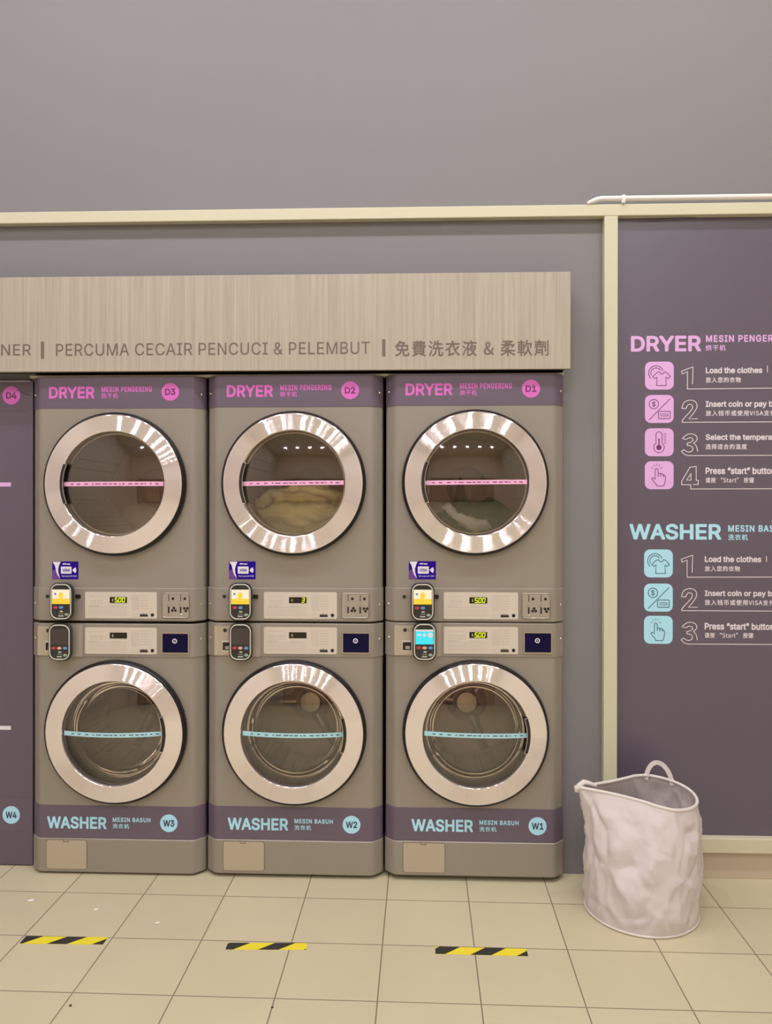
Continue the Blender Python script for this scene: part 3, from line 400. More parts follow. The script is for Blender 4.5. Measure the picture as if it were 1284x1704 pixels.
cI103|36,-6 29,3 29,253 36,262 64,263 73,253 73,3 66,-6
cS209|92,-10 60,-2 33,12 14,28 16,40 36,61 80,34 102,30 132,34 152,51 152,80 136,96 68,128 44,144 28,168 23,196 31,224 50,247 80,263 120,267 170,249 188,234 188,224 168,204 128,225 88,223 70,208 70,184 88,166 156,136 180,118 196,90 199,58 185,24 162,4 128,-9
cV201|83,-6 75,3 -4,257 11,263 31,263 40,257 101,54 162,255 171,263 199,262 206,253 126,1 117,-6
ca197|66,-10 38,2 22,21 15,48 21,74 46,102 84,117 130,126 130,136 121,154 104,162 76,159 42,143 24,170 40,183 74,197 122,199 157,178 172,146 175,2 168,-6 146,-6 140,-3 134,11 96,-8;75,28 103,30 131,48 130,92 94,85 65,70 59,60 59,42
cr136|33,-6 26,3 27,189 33,196 57,196 64,189 67,174 101,198 135,198 142,189 134,161 98,157 83,144 71,123 70,1 61,-6
ct132|80,-10 52,2 38,22 32,48 32,156 10,159 4,166 6,192 33,196 37,242 44,249 73,246 76,197 118,196 127,188 124,160 76,156 75,58 78,40 85,30 124,29 132,2 112,-8
c“350|241,192 219,209 213,241 229,277 261,301 274,283 247,251 268,241 276,217 263,198;307,193 286,209 281,223 281,243 299,281 329,301 341,283 314,251 337,237 342,215 331,198
c”350|18,193 8,209 36,241 14,254 8,277 20,296 44,300 56,293 66,279 70,265 68,245 48,209 30,195;86,193 76,209 103,241 80,255 75,277 86,295 110,300 130,285 137,269 136,249 115,209 100,197
c付350|196,-34 189,-27 182,1 257,7 256,183 122,184 115,191 115,215 124,222 255,223 257,289 264,296 288,296 296,287 296,224 332,222 340,213 338,187 296,181 294,-7 287,-21 270,-30;64,-32 59,-23 58,145 30,119 8,151 57,213 98,293 106,297 130,289 134,283 98,205 98,-23 90,-33;192,50 138,141 142,148 164,158 173,153 223,71 220,62
c使350|62,-35 55,-26 54,155 22,126 2,156 55,224 93,298 100,300 124,291 120,261 202,262 207,296 232,299 241,292 243,262 332,261 340,258 343,234 334,225 242,224 244,203 329,200 331,104 322,94 240,94 220,36 266,16 341,0 344,-8 328,-32 312,-33 268,-23 196,6 142,-26 118,-34 110,-30 96,-10 98,-3 136,11 163,28 118,84 124,94 117,104 117,196 126,203 202,203 204,222 200,225 116,225 104,236 92,212 92,-26 84,-35;186,56 196,74 199,94 153,94 164,76;154,130 202,129 203,168 154,168;242,130 292,128 293,168 242,168
c免350|33,-30 16,-8 17,2 91,34 117,56 138,88 51,93 48,166 29,163 10,184 72,242 112,298 119,301 146,294 150,288 145,274 221,274 241,263 245,254 219,212 303,212 311,208 313,98 303,91 226,90 225,14 229,9 297,10 305,50 313,56 337,46 340,40 335,4 323,-18 301,-27 229,-27 197,-18 187,4 183,91 159,49 133,18 89,-10;86,128 149,127 156,174 87,175;190,128 271,127 273,174 197,175;97,212 169,212 190,238 117,239
c入350|35,-29 13,-11 11,-1 63,35 98,75 121,113 146,177 152,207 99,263 113,288 121,291 159,259 188,223 274,71 342,3 330,-25 323,-29 274,7 233,60 183,154 148,77 112,27 67,-13 43,-29
c劑350|179,-33 170,-25 170,17 167,20 71,20 51,-13 33,-31 25,-31 9,-17 8,-9 27,11 37,33 43,117 53,127 47,142 27,126 10,143 27,169 34,189 18,195 16,215 25,223 85,225 81,235 19,237 14,259 21,268 105,269 101,293 121,301 128,297 145,269 225,268 232,259 229,238 170,235 161,217 213,232 220,229 234,213 213,199 239,159 240,255 249,261 271,257 273,63 269,55 249,53 240,59 239,142 221,134 205,157 201,139 161,126 153,129 144,147 150,159 151,202 140,193 137,125 117,122 109,129 109,193 103,198 95,143 89,133 72,125 81,105 167,105 177,125 203,122 205,-25 197,-33;265,-33 258,-25 254,-3 291,1 294,5 294,287 301,294 319,295 328,285 327,-9 321,-23 309,-30;76,55 167,53 170,69 79,71;54,157 67,157 69,192 64,189;181,163 201,164 190,183 193,193 181,189;122,219 135,235 114,235
c合350|69,-33 63,-22 63,110 67,117 281,119 290,116 289,-29 259,-31 249,-14 107,-14 102,-16 95,-33;102,24 251,23 252,82 103,83;33,140 11,164 11,172 59,195 105,225 139,254 181,300 206,288 209,282 201,268 231,240 344,172 321,143 271,167 267,154 261,150 91,149 79,161;119,186 239,188 177,239
c币350|161,-33 154,-25 153,155 87,155 84,13 77,6 57,6 46,15 47,185 57,193 153,193 154,235 33,234 25,241 21,263 29,269 315,288 327,261 321,254 194,237 196,193 297,193 303,189 303,32 295,20 277,13 223,14 213,39 215,46 266,51 266,153 196,155 194,-25 187,-33
c干350|160,-33 154,-25 153,117 22,118 13,127 13,149 22,158 152,158 153,235 38,237 31,245 32,269 40,275 314,275 321,267 322,259 321,243 314,237 195,235 196,158 330,157 337,149 337,127 328,118 195,117 194,-26 186,-34
c度350|314,-33 260,-23 202,-4 130,-24 74,-29 63,-7 66,0 158,19 112,65 80,69 80,95 88,99 286,99 304,91 308,83 295,61 248,19 338,-1 340,-9 326,-30;32,-31 8,-15 24,29 34,81 38,255 42,263 168,266 162,292 190,301 197,297 214,266 334,263 338,241 334,231 276,227 278,203 328,200 334,193 334,177 326,168 278,166 278,119 270,110 136,110 129,117 128,166 78,168 64,35 44,-25 40,-31;200,35 224,44 248,65 160,65;167,143 238,142 239,165 168,167;77,201 128,202 130,227 78,228;167,203 238,202 241,227 166,228
c您350|125,-27 97,-17 87,2 86,72 95,81 117,81 124,74 125,11 227,9 241,14 249,47 281,38 264,70 269,77 293,84 315,51 336,4 331,-5 303,-13 281,37 274,-2 255,-23 233,-27;39,-19 15,-7 12,0 47,74 55,78 77,69 81,62 52,-6;191,25 141,92 163,107 174,104 170,118 175,123 210,126 210,222 215,232 167,232 142,198 127,187 105,203 105,212 129,240 159,296 165,299 191,292 189,267 313,268 331,263 335,254 311,204 305,196 293,194 322,150 330,126 307,113 299,114 256,186 259,193 275,202 287,232 242,232 247,222 246,112 240,100 229,94 189,88 221,44 209,31;63,89 58,98 57,188 29,168 8,194 48,234 91,297 99,300 121,292 124,286 95,234 95,98 87,88;135,114 117,128 117,138 141,166 159,200 167,202 189,195 192,188 170,146 145,115
c或350|287,-34 255,-16 229,21 159,-33 133,-7 167,20 35,-8 23,-6 16,21 23,29 175,60 183,53 187,34 214,63 200,127 191,205 27,206 18,215 21,242 187,245 187,291 197,300 225,296 231,244 282,245 238,277 257,298 320,263 323,257 318,245 333,237 330,209 231,205 245,107 259,129 285,190 311,188 319,181 299,127 259,55 273,25 291,6 302,11 308,61 313,68 340,53 341,29 334,-3 323,-23 305,-33;47,68 38,79 41,185 168,185 171,79 167,71;75,105 133,104 133,151 75,151
c择350|218,-34 211,-26 210,23 130,24 122,32 122,50 132,59 210,60 210,83 144,86 140,112 150,119 210,120 214,146 240,150 249,142 252,120 308,119 316,110 316,92 308,84 250,82 250,60 334,59 341,52 341,32 332,24 252,24 247,-32;32,-32 25,-26 19,-4 26,4 56,6 56,88 20,80 13,86 7,108 14,116 56,130 56,190 14,196 10,220 18,229 56,232 58,296 66,300 90,297 94,232 128,229 135,222 132,196 94,191 96,142 118,148 126,161 200,190 159,244 136,249 136,279 302,282 321,272 322,264 309,240 263,190 344,158 344,150 330,130 322,128 286,140 232,168 174,140 134,128 130,115 93,100 93,-2 88,-19 68,-30;230,212 244,219 268,245 200,245
c按350|32,-34 24,-30 16,-6 24,2 56,4 56,74 18,66 11,72 5,96 12,103 55,116 56,190 12,195 9,220 16,229 56,232 60,297 84,300 91,296 96,230 128,230 128,248 136,255 212,256 203,290 210,297 232,301 240,294 254,256 334,252 337,184 330,176 303,178 300,216 296,220 168,220 165,182 158,176 132,178 126,194 96,193 93,188 96,128 118,135 119,154 126,162 182,163 199,210 208,218 230,214 237,206 226,163 338,160 342,152 340,130 304,126 288,78 268,42 337,-4 336,-14 322,-30 311,-32 242,14 182,-20 135,-32 121,-8 123,-2 176,16 206,34 143,70 142,76 166,124 140,127 135,104 94,88 93,-2 86,-22 68,-32;230,62 236,62 250,84 261,126 210,126 205,120 189,84
c支350|28,-33 9,-7 12,2 84,19 138,39 99,81 69,127 40,132 40,163 48,167 153,167 155,203 152,209 30,209 21,217 24,243 32,247 153,247 155,293 166,300 192,296 196,247 326,244 328,217 322,209 198,209 194,199 196,167 276,167 296,155 296,143 270,97 215,39 262,21 338,4 342,-3 326,-28 318,-31 254,-17 176,15 108,-14;175,61 212,87 244,127 112,127 139,91
c放350|28,-32 4,-10 30,29 43,62 51,122 51,202 48,207 14,209 9,234 18,243 82,244 67,286 70,292 92,300 100,297 120,244 168,243 177,234 176,214 170,207 90,206 90,173 154,172 164,160 186,208 208,292 216,300 238,296 246,288 236,235 340,232 342,204 336,198 316,196 300,130 273,64 303,26 343,-2 343,-10 326,-30 316,-30 290,-14 250,29 212,-7 170,-33 162,-31 148,-13 126,-29 80,-28 73,2 114,6 120,42 123,134 94,136 88,132 83,74 70,28 49,-12;154,4 192,26 228,64 200,143 180,115 160,122;252,106 268,152 277,196 228,198 233,156
c机350|79,-33 70,-23 69,105 29,36 19,36 5,61 39,119 64,185 17,190 12,215 21,225 69,226 71,293 79,300 99,300 108,291 108,227 151,225 160,217 157,191 109,187 108,169 160,103 139,78 109,113 108,-25 101,-33;139,-32 118,-11 145,31 163,91 169,273 179,280 291,280 298,271 298,9 313,7 317,63 323,70 329,68 348,53 343,-11 333,-24 313,-31 285,-29 266,-17 260,9 260,241 209,243 205,129 196,63 179,17 163,-11 147,-31
c柔350|162,-33 156,-25 154,44 96,2 34,-27 26,-25 11,-5 12,4 74,30 118,61 20,63 14,71 18,95 154,98 154,106 126,109 117,133 124,140 160,139 164,143 162,176 94,129 54,111 35,107 18,127 18,135 72,156 113,181 28,182 21,189 21,209 30,216 136,217 102,228 102,235 114,252 54,255 51,277 58,286 270,287 289,273 290,263 224,223 238,216 308,216 328,209 332,201 292,151 268,131 244,141 242,147 270,181 203,181 202,133 194,115 195,99 333,95 337,71 330,63 231,61 274,32 338,7 342,-1 318,-26 254,2 196,43 194,-27 186,-34;170,241 180,240 204,252 133,251
c洗350|104,-32 88,-5 120,14 139,33 153,61 161,101 160,117 110,118 101,127 104,152 124,157 103,175 129,225 146,287 154,294 182,287 176,245 200,242 206,297 234,300 242,291 244,243 318,242 328,235 329,215 322,206 243,205 242,159 246,155 332,155 340,151 338,120 274,117 272,113 272,8 308,8 312,50 320,57 342,47 347,41 339,-9 330,-22 312,-30 266,-30 244,-21 236,-7 234,11 234,115 204,118 200,115 189,49 170,11 134,-21;44,-28 22,-13 19,-5 74,106 82,110 101,97 104,89 59,-11 50,-27;70,134 10,175 10,183 24,200 44,195 93,163 95,157 82,137;137,157 202,155 203,205 162,205;86,226 27,269 27,277 41,293 46,295 60,289 108,255 107,243 94,227
c液350|130,-33 121,-23 120,105 106,91 93,93 50,-20 40,-21 17,-3 63,107 70,110 82,103 81,115 118,167 142,221 98,227 80,216 30,263 29,273 50,289 96,250 108,261 200,262 193,291 220,300 244,262 338,259 341,245 338,227 252,224 241,191 308,190 328,179 312,117 274,45 304,19 340,-2 340,-13 326,-29 318,-32 286,-13 250,17 214,-12 176,-33 158,-18 153,-31;157,-1 192,16 226,45 194,104 172,83 157,89;249,75 264,97 252,99 222,135 221,143 233,153 226,155 217,137;158,119 191,165 214,224 178,223 179,215 157,165;273,121 286,155 245,155;64,126 11,171 12,179 28,194 40,191 86,153 83,139
c温350|40,-25 21,-11 18,-3 80,108 88,111 107,97 110,89 51,-23;90,-24 83,-15 85,7 113,15 116,118 308,121 317,117 319,15 341,7 343,-15 338,-22;150,13 171,13 168,86 149,83;204,13 226,13 224,86 204,83;260,13 281,13 280,86 259,83;78,133 12,171 10,179 22,197 30,199 44,193 94,164 95,153;134,139 125,149 128,282 304,282 304,141;162,175 266,173 269,193 164,195;96,229 32,267 30,273 44,293 50,295 66,288 115,259 114,247 103,231;164,229 266,229 269,247 266,250 164,250
c烘350|29,-32 9,-9 39,37 57,99 64,295 89,298 97,291 99,195 117,237 145,225 171,226 172,287 179,296 201,296 209,289 209,229 213,225 253,225 257,293 265,296 289,294 292,227 329,225 336,215 332,191 292,187 292,117 338,111 338,79 127,78 123,85 126,111 172,117 171,187 131,193 111,151 97,149 94,99 142,35 119,13 85,53 61,1 38,-29;143,-31 122,-15 122,-5 155,25 183,63 191,66 215,58 216,49 190,9 161,-22;309,-32 246,47 249,55 271,67 301,39 337,-11 333,-19;210,115 253,115 253,188 209,187;31,124 13,132 9,139 24,221 33,228 47,226 54,217 43,141 37,127
c物350|79,-34 72,-25 71,83 19,70 7,97 13,106 72,125 70,191 51,191 33,142 25,142 5,157 31,277 37,279 60,273 58,231 69,229 72,293 79,300 105,297 108,231 141,226 145,198 164,237 181,293 189,300 209,296 216,289 205,242 335,239 339,227 326,53 318,9 304,-17 281,-29 239,-30 233,-23 227,1 233,8 271,7 282,21 295,123 297,204 266,105 219,17 177,-27 150,-9 151,-1 189,37 220,87 244,145 259,201 242,203 221,145 198,99 171,62 151,46 127,67 164,111 188,153 206,201 191,205 148,139 149,111 109,95 108,-27 101,-34;109,135 136,143 120,159 142,193 109,190
c用350|28,-33 7,-13 31,29 44,83 50,272 60,276 313,273 317,265 317,3 308,-20 286,-30 232,-32 224,-26 216,-5 222,5 278,7 277,73 198,73 196,-23 188,-31 168,-31 157,-23 156,73 84,74 57,-3 38,-31;85,111 156,111 157,155 86,156;197,111 278,111 278,155 198,157;86,195 156,195 157,237 86,238;197,195 276,194 278,236 198,238
c的350|227,-27 214,-19 207,3 209,8 269,9 280,27 290,127 293,205 289,209 215,208 181,150 175,148 159,157 155,5 63,3 60,-17 53,-24 31,-24 25,-17 24,235 31,244 66,245 78,293 85,300 111,296 117,289 104,245 156,241 159,186 180,223 203,293 209,300 233,296 240,289 229,245 321,245 331,237 324,81 312,3 301,-15 283,-25;62,39 121,40 121,110 61,110;243,63 189,147 211,164 228,151 274,83 269,74 251,63;62,147 121,148 121,207 61,207
c衣350|83,-30 67,-6 84,20 84,106 27,78 8,106 85,155 136,204 23,206 16,214 18,240 25,244 162,244 146,288 175,301 185,292 207,244 325,244 333,240 335,214 327,206 207,204 231,125 295,185 303,186 324,170 325,164 316,152 250,90 289,46 341,8 341,0 325,-20 315,-22 286,-2 235,47 199,106 171,186 124,138 124,24 211,49 219,42 224,20 213,12
c请350|150,-33 143,-25 142,34 66,-26 48,-5 46,1 61,29 61,151 12,155 9,163 12,188 96,187 100,47 128,65 142,45 143,137 150,146 304,146 312,143 314,-3 307,-21 286,-31 246,-32 239,-25 234,-2 276,3 276,20 182,20 176,-31;179,53 274,52 277,65 182,68;181,99 274,99 276,111 182,114;124,155 117,169 118,179 124,186 206,187 209,191 206,199 140,202 137,221 144,230 206,230 209,237 136,241 128,249 132,270 206,273 212,298 236,300 246,293 250,273 322,273 329,269 331,249 324,241 247,237 250,230 314,230 321,221 318,202 250,199 247,191 250,187 336,186 342,171 336,155;86,213 33,269 50,289 62,288 111,239 106,224 94,213
c費350|38,-33 18,-15 17,-5 89,17 66,18 58,25 57,125 30,124 16,149 23,155 81,173 46,176 40,182 50,240 118,247 114,251 40,251 32,259 34,277 116,281 121,297 130,300 150,298 156,281 194,281 200,298 224,300 230,297 236,281 308,278 312,265 308,216 236,214 233,209 236,205 324,205 333,197 324,155 298,141 297,25 290,19 276,17 330,-4 333,-15 308,-31 208,5 202,18 154,18 147,7 122,-5;97,47 256,47 259,53 256,58 100,58 96,55;96,87 254,86 259,91 256,96 100,96;96,125 254,124 259,129 256,134 100,134;131,163 194,163 196,173 142,176;234,163 258,162 266,173 236,176;80,205 112,205 116,211 82,214;153,205 194,205 196,211 156,214;154,245 192,244 196,247 158,251;233,245 272,244 275,247 272,251 236,251
c軟350|86,-33 78,-25 77,25 18,26 9,33 9,55 16,62 74,62 78,67 76,79 30,79 23,91 23,205 32,212 76,213 78,225 16,229 13,237 15,259 76,263 81,297 110,298 114,263 166,262 175,255 172,229 116,227 113,223 116,212 164,210 168,172 186,213 202,291 210,300 232,297 240,289 232,236 316,236 336,230 334,201 314,129 298,129 284,137 294,199 222,199 192,137 186,135 167,143 164,82 113,75 116,62 178,60 184,32 204,59 218,93 228,181 236,187 258,186 264,179 265,133 283,71 311,25 345,-5 328,-30 318,-31 285,-3 248,61 216,9 172,-30 162,-30 142,-9 178,25 116,26 112,-27 106,-33;57,111 78,111 78,129 56,130;113,111 132,111 133,129 112,129;55,163 78,162 79,179 56,180;112,163 134,163 134,179 112,179
c适350|26,-26 8,1 55,41 55,135 52,139 10,143 8,167 16,175 82,175 90,171 93,43 122,24 172,12 334,17 341,11 335,-13 328,-20 202,-24 134,-16 76,11 59,1 34,-25;136,34 129,43 130,140 138,146 201,147 203,177 108,179 102,187 102,207 110,214 201,215 203,241 200,244 130,239 123,247 120,269 298,297 304,295 317,273 316,267 242,249 242,217 332,214 340,207 340,187 330,179 243,179 241,151 244,146 313,143 313,37;168,69 274,68 277,111 168,113;70,206 17,267 38,286 48,283 66,266 99,227 80,208
c选350|31,-32 11,-5 56,33 56,125 53,129 17,132 17,163 91,163 94,41 109,32 100,53 131,71 151,91 168,139 109,145 108,173 115,177 201,177 205,181 203,216 163,216 137,182 110,199 137,247 153,287 183,283 187,277 180,253 203,252 208,295 235,298 243,291 245,252 321,249 324,225 317,217 245,216 243,181 247,177 329,177 337,173 339,151 333,143 270,139 271,64 303,64 306,95 313,103 340,91 339,61 328,35 301,27 263,27 241,35 232,59 232,139 211,142 206,139 194,91 180,67 159,45 123,23 149,12 187,7 337,12 343,5 335,-23 259,-29 165,-27 127,-18 85,6 70,-1 39,-30;75,205 19,263 19,273 37,286 47,285 61,273 101,229 99,220
c钱350|293,-32 265,-18 241,12 163,-27 142,-6 143,4 193,26 227,46 211,116 153,106 143,90 105,90 104,36 143,54 149,48 153,25 71,-29 64,-28 53,-13 51,-6 67,22 67,88 19,92 16,118 25,127 67,128 67,158 35,164 32,178 21,182 7,208 37,249 61,296 90,290 92,284 85,261 137,261 146,252 145,230 139,224 65,223 48,200 139,194 139,164 104,160 103,130 107,127 141,127 151,141 207,152 204,186 161,181 154,188 150,208 159,217 202,224 201,290 204,298 229,301 237,294 241,229 290,236 242,270 243,278 257,291 275,287 313,262 315,256 303,240 321,236 324,208 241,190 245,160 323,173 333,164 336,146 331,140 249,120 261,73 307,125 315,126 337,112 315,78 272,34 286,12 299,5 307,8 315,41 341,24 337,-2 327,-23 313,-31
c键350|112,-33 96,-11 124,21 58,-27 49,-25 36,-5 51,21 51,89 20,92 12,99 16,125 51,129 51,161 28,166 4,203 32,250 50,297 58,300 80,293 78,261 116,261 120,276 128,280 182,282 200,271 236,273 238,291 248,299 268,296 272,273 320,269 323,227 341,221 343,199 323,191 319,147 274,145 271,133 322,129 328,123 328,105 320,98 273,97 271,85 274,81 328,80 335,73 336,57 328,49 272,48 269,7 336,5 342,-3 334,-25 326,-29 274,-29 230,-23 196,-10 164,15 132,-23;235,11 237,47 194,49 187,55 184,68 179,49 187,39 210,21;128,25 141,49 124,92 88,91 88,37 114,52;188,77 236,81 237,95 202,98 194,112;156,97 162,142 128,139 110,163 87,161 88,127 118,126 126,117 144,121;196,127 236,131 237,143 198,147;198,173 237,177 236,192 196,193 188,203 192,223 236,225 236,240 206,241 194,246 165,179;122,175 135,189 155,243 124,243 122,231 114,225 60,225 45,201 48,198 114,197 121,191;272,177 290,177 290,192 272,192;273,225 290,226 290,240 272,240
"""
GLYPHS = {'r': {}, 'b': {}, 'c': {}}
TRACKING = {'r': 25, 'b': 6, 'c': 30}
for _l in GLYPH_DATA.splitlines():
    _h, _o = _l[2:].split('|')
    GLYPHS[_l[0]][_l[1]] = (int(_h), [[tuple(map(int, p.split(','))) for p in q.split()] for q in _o.split(';') if q])


# ------------------------------------------------------------------ mesh helpers
class MB:
    """collects shapes, then links them as ONE mesh object"""

    def __init__(self):
        self.bm = bmesh.new()

    def box(self, x0, x1, y0, y1, z0, z1, bevel=0.0, seg=2):
        b = bmesh.new()
        bmesh.ops.create_cube(b, size=1.0)
        for v in b.verts:
            v.co = Vector((x0 + (v.co.x + .5) * (x1 - x0), y0 + (v.co.y + .5) * (y1 - y0), z0 + (v.co.z + .5) * (z1 - z0)))
        if bevel:
            bmesh.ops.bevel(b, geom=list(b.edges), offset=bevel, segments=seg, affect='EDGES', profile=0.5)
        self.merge(b)
        return self

    def merge(self, b):
        me = bpy.data.meshes.new('tmp')
        b.to_mesh(me)
        b.free()
        self.bm.from_mesh(me)
        bpy.data.meshes.remove(me)

    def prism(self, pts, y0, y1):
        """polygon given in (x, z), extruded from y0 (front) to y1 (back)"""
        f = [self.bm.verts.new((x, y0, z)) for x, z in pts]
        k = [self.bm.verts.new((x, y1, z)) for x, z in pts]
        n = len(pts)
        self.bm.faces.new(f)
        self.bm.faces.new(list(reversed(k)))
        for i in range(n):
            j = (i + 1) % n
            self.bm.faces.new((f[j], f[i], k[i], k[j]))
        return self

    def plan(self, pts, z0, z1):
        """polygon in (x, y), extruded in z"""
        a = [self.bm.verts.new((x, y, z0)) for x, y in pts]
        c = [self.bm.verts.new((x, y, z1)) for x, y in pts]
        n = len(pts)
        self.bm.faces.new(a)
        self.bm.faces.new(list(reversed(c)))
        for i in range(n):
            j = (i + 1) % n
            self.bm.faces.new((a[i], a[j], c[j], c[i]))
        return self

    def rrect(self, x0, x1, z0, z1, r, y0, y1, n=6):
        return self.prism(rr(x0, x1, z0, z1, r, n), y0, y1)

    def disc(self, cx, cz, r, y0, y1, n=40, rz=None):
        rz = rz or r
        return self.prism([(cx + r * cos(2 * pi * i / n), cz + rz * sin(2 * pi * i / n)) for i in range(n)], y0, y1)

    def lathe_y(self, prof, cx, cz, n=72, closed=False, a0=0.0, a1=2 * pi):
        """profile of (radius, y) revolved about the y axis through (cx, cz)"""
        full = abs(a1 - a0 - 2 * pi) < 1e-6
        cols = n if full else n + 1
        rings = []
        for r, y in prof:
            if r < 1e-7:
                v = self.bm.verts.new((cx, y, cz))
                rings.append([v] * cols)
            else:
                rings.append([self.bm.verts.new((cx + r * cos(a0 + (a1 - a0) * i / n), y, cz + r * sin(a0 + (a1 - a0) * i / n))) for i in range(cols)])
        m = len(prof)
        for k in range(m if closed else m - 1):
            A, B = rings[k], rings[(k + 1) % m]
            for i in range(n):
                j = (i + 1) % cols
                vs = []
                for v in (A[i], A[j], B[j], B[i]):
                    if v not in vs:
                        vs.append(v)
                if len(vs) >= 3:
                    self.bm.faces.new(vs)
        if not full and closed:
            self.bm.faces.new([rg[0] for rg in rings])
            self.bm.faces.new([rg[-1] for rg in reversed(rings)])
        return self

    def tube(self, pts, r, n=8, closed=False, flat=None):
        """round (or flat = (w, t) rectangular) tube along 3D points"""
        P = [Vector(p) for p in pts]
        m = len(P)
        rad = r if isinstance(r, (list, tuple)) else [r] * m
        rings = []
        up = None
        for i, p in enumerate(P):
            if closed:
                t = (P[(i + 1) % m] - P[i - 1]).normalized()
            else:
                t = (P[min(i + 1, m - 1)] - P[max(i - 1, 0)]).normalized()
            if up is None:
                up = Vector((0, 1, 0)) if abs(t.y) < 0.9 else Vector((0, 0, 1))
            u = (up - t * up.dot(t)).normalized()
            w = t.cross(u).normalized()
            up = u
            rings.append([self.bm.verts.new(p + (u * cos(2 * pi * k / n) + w * sin(2 * pi * k / n)) * rad[i]) for k in range(n)])
        for i in range(m if closed else m - 1):
            A, B = rings[i], rings[(i + 1) % m]
            for k in range(n):
                l = (k + 1) % n
                self.bm.faces.new((A[k], A[l], B[l], B[k]))
        if not closed:
            self.bm.faces.new(list(reversed(rings[0])))
            self.bm.faces.new(rings[-1])
        return self

    def ribbon(self, pts, w, y0, y1, closed=False):
        """flat line of width w through (x, z) points, mitred, on the plane y0..y1"""
        P = [Vector((x, z)) for x, z in pts]
        m = len(P)
        L, R = [], []
        for i in range(m):
            if closed:
                a = (P[i] - P[i - 1]).normalized()
                b = (P[(i + 1) % m] - P[i]).normalized()
            else:
                a = (P[i] - P[i - 1]).normalized() if i else (P[1] - P[0]).normalized()
                b = (P[i + 1] - P[i]).normalized() if i < m - 1 else a
            na, nb = Vector((-a.y, a.x)), Vector((-b.y, b.x))
            nn = na + nb
            if nn.length < 1e-4:
                nn = na
            nn.normalize()
            s = min(1.6, 1.0 / max(0.35, nn.dot(na)))
            L.append(P[i] + nn * w / 2 * s)
            R.append(P[i] - nn * w / 2 * s)
        vs = [[self.bm.verts.new((q.x, y, q.y)) for q in S] for S in (L, R) for y in (y0, y1)]
        lf, lb, rf, rb = vs
        for i in range(m if closed else m - 1):
            j = (i + 1) % m
            self.bm.faces.new((lf[i], lf[j], rf[j], rf[i]))
            self.bm.faces.new((lb[j], lb[i], rb[i], rb[j]))
            self.bm.faces.new((lf[j], lf[i], lb[i], lb[j]))
            self.bm.faces.new((rf[i], rf[j], rb[j], rb[i]))
        return self

    def build(self, name, material, parent=None, smooth=None, fix=True):
        if fix:
            bmesh.ops.recalc_face_normals(self.bm, faces=self.bm.faces)
        me = bpy.data.meshes.new(name)
        self.bm.to_mesh(me)
        self.bm.free()
        me.materials.append(material)
        if smooth is not None:
            for p in me.polygons:
                p.use_smooth = True
            me.set_sharp_from_angle(angle=radians(smooth))
        o = bpy.data.objects.new(name, me)
        COL.objects.link(o)
        if parent:
            o.parent = parent
        return o


def rr(x0, x1, z0, z1, r, n=6):
    pts = []
    for cx, cz, a in ((x1 - r, z0 + r, -pi / 2), (x1 - r, z1 - r, 0), (x0 + r, z1 - r, pi / 2), (x0 + r, z0 + r, pi)):
        for i in range(n + 1):
            t = a + pi / 2 * i / n
            pts.append((cx + r * cos(t), cz + r * sin(t)))
    return pts


def islands(loops):
    """groups each outer loop with the holes inside it"""
    def area(P): return sum(P[i - 1][0] * P[i][1] - P[i][0] * P[i - 1][1] for i in range(len(P)))
    def inside(p, P):
        c = False
        for i in range(len(P)):
            (xa, ya), (xb, yb) = P[i - 1], P[i]
            if (ya > p[1]) != (yb > p[1]) and p[0] < (xb - xa) * (p[1] - ya) / (yb - ya) + xa:
                c = not c
        return c
    A = [area(P) for P in loops]
    outer = [i for i in range(len(loops)) if A[i] < 0]
    G = {i: [i] for i in outer}
    for h in range(len(loops)):
        if A[h] > 0:
            own = [o for o in outer if inside(loops[h][0], loops[o])]
            if own:
                G[min(own, key=lambda o: abs(A[o]))].append(h)
    return list(G.values())


def add_text(name, s, x0, x1, z0, z1, y, material, parent=None, bold=0.0, depth=0.0005, face=None, track=None):
    """lettering fitted to the rectangle x0..x1, z0..z1, facing -y"""
    face = face or ('b' if bold > .0125 else 'r')
    if any(ord(ch) > 0x2fff for ch in s):
        face = 'c'
    bm = bmesh.new()
    pen = 0.0
    for ch in s:
        adv, loops = GLYPHS[face].get(ch) or GLYPHS['r'][ch]
        if loops:
            vl = [[Vector((a + pen, b, 0)) for a, b in L] for L in loops]
            flat = [v for L in vl for v in L]
            fr = [bm.verts.new((v.x, 0, v.y)) for v in flat]
            bk = [bm.verts.new((v.x, 1, v.y)) for v in flat]
            for idx in islands(loops):
                sub = [vl[q] for q in idx]
                num = []
                for q in idx:
                    st = sum(len(L) for L in loops[:q])
                    num += range(st, st + len(loops[q]))
                for t in tessellate_polygon(sub):
                    try:
                        bm.faces.new([fr[num[q]] for q in t])
                    except ValueError:
                        pass
            base = 0
            for L in vl:
                n = len(L)
                for q in range(n):
                    a, b = base + q, base + (q + 1) % n
                    bm.faces.new((fr[a], fr[b], bk[b], bk[a]))
                base += n
        pen += adv + (TRACKING.get(face, 0) if track is None else track)
    xs = [v.co.x for v in bm.verts]
    zs = [v.co.z for v in bm.verts]
    ax, bx, az, bz = min(xs), max(xs), min(zs), max(zs)
    for v in bm.verts:
        v.co = Vector((x0 + (v.co.x - ax) / (bx - ax) * (x1 - x0), y - depth * (1 - v.co.y), z0 + (v.co.z - az) / (bz - az) * (z1 - z0)))
    bm.normal_update()
    for f in bm.faces:          # letter faces look towards -y
        if abs(f.normal.y) > .9 and f.normal.y > 0:
            f.normal_flip()
    me = bpy.data.meshes.new(name)
    bm.to_mesh(me)
    bm.free()
    me.materials.append(material)
    o = bpy.data.objects.new(name, me)
    COL.objects.link(o)
    if parent:
        o.parent = parent
    return o


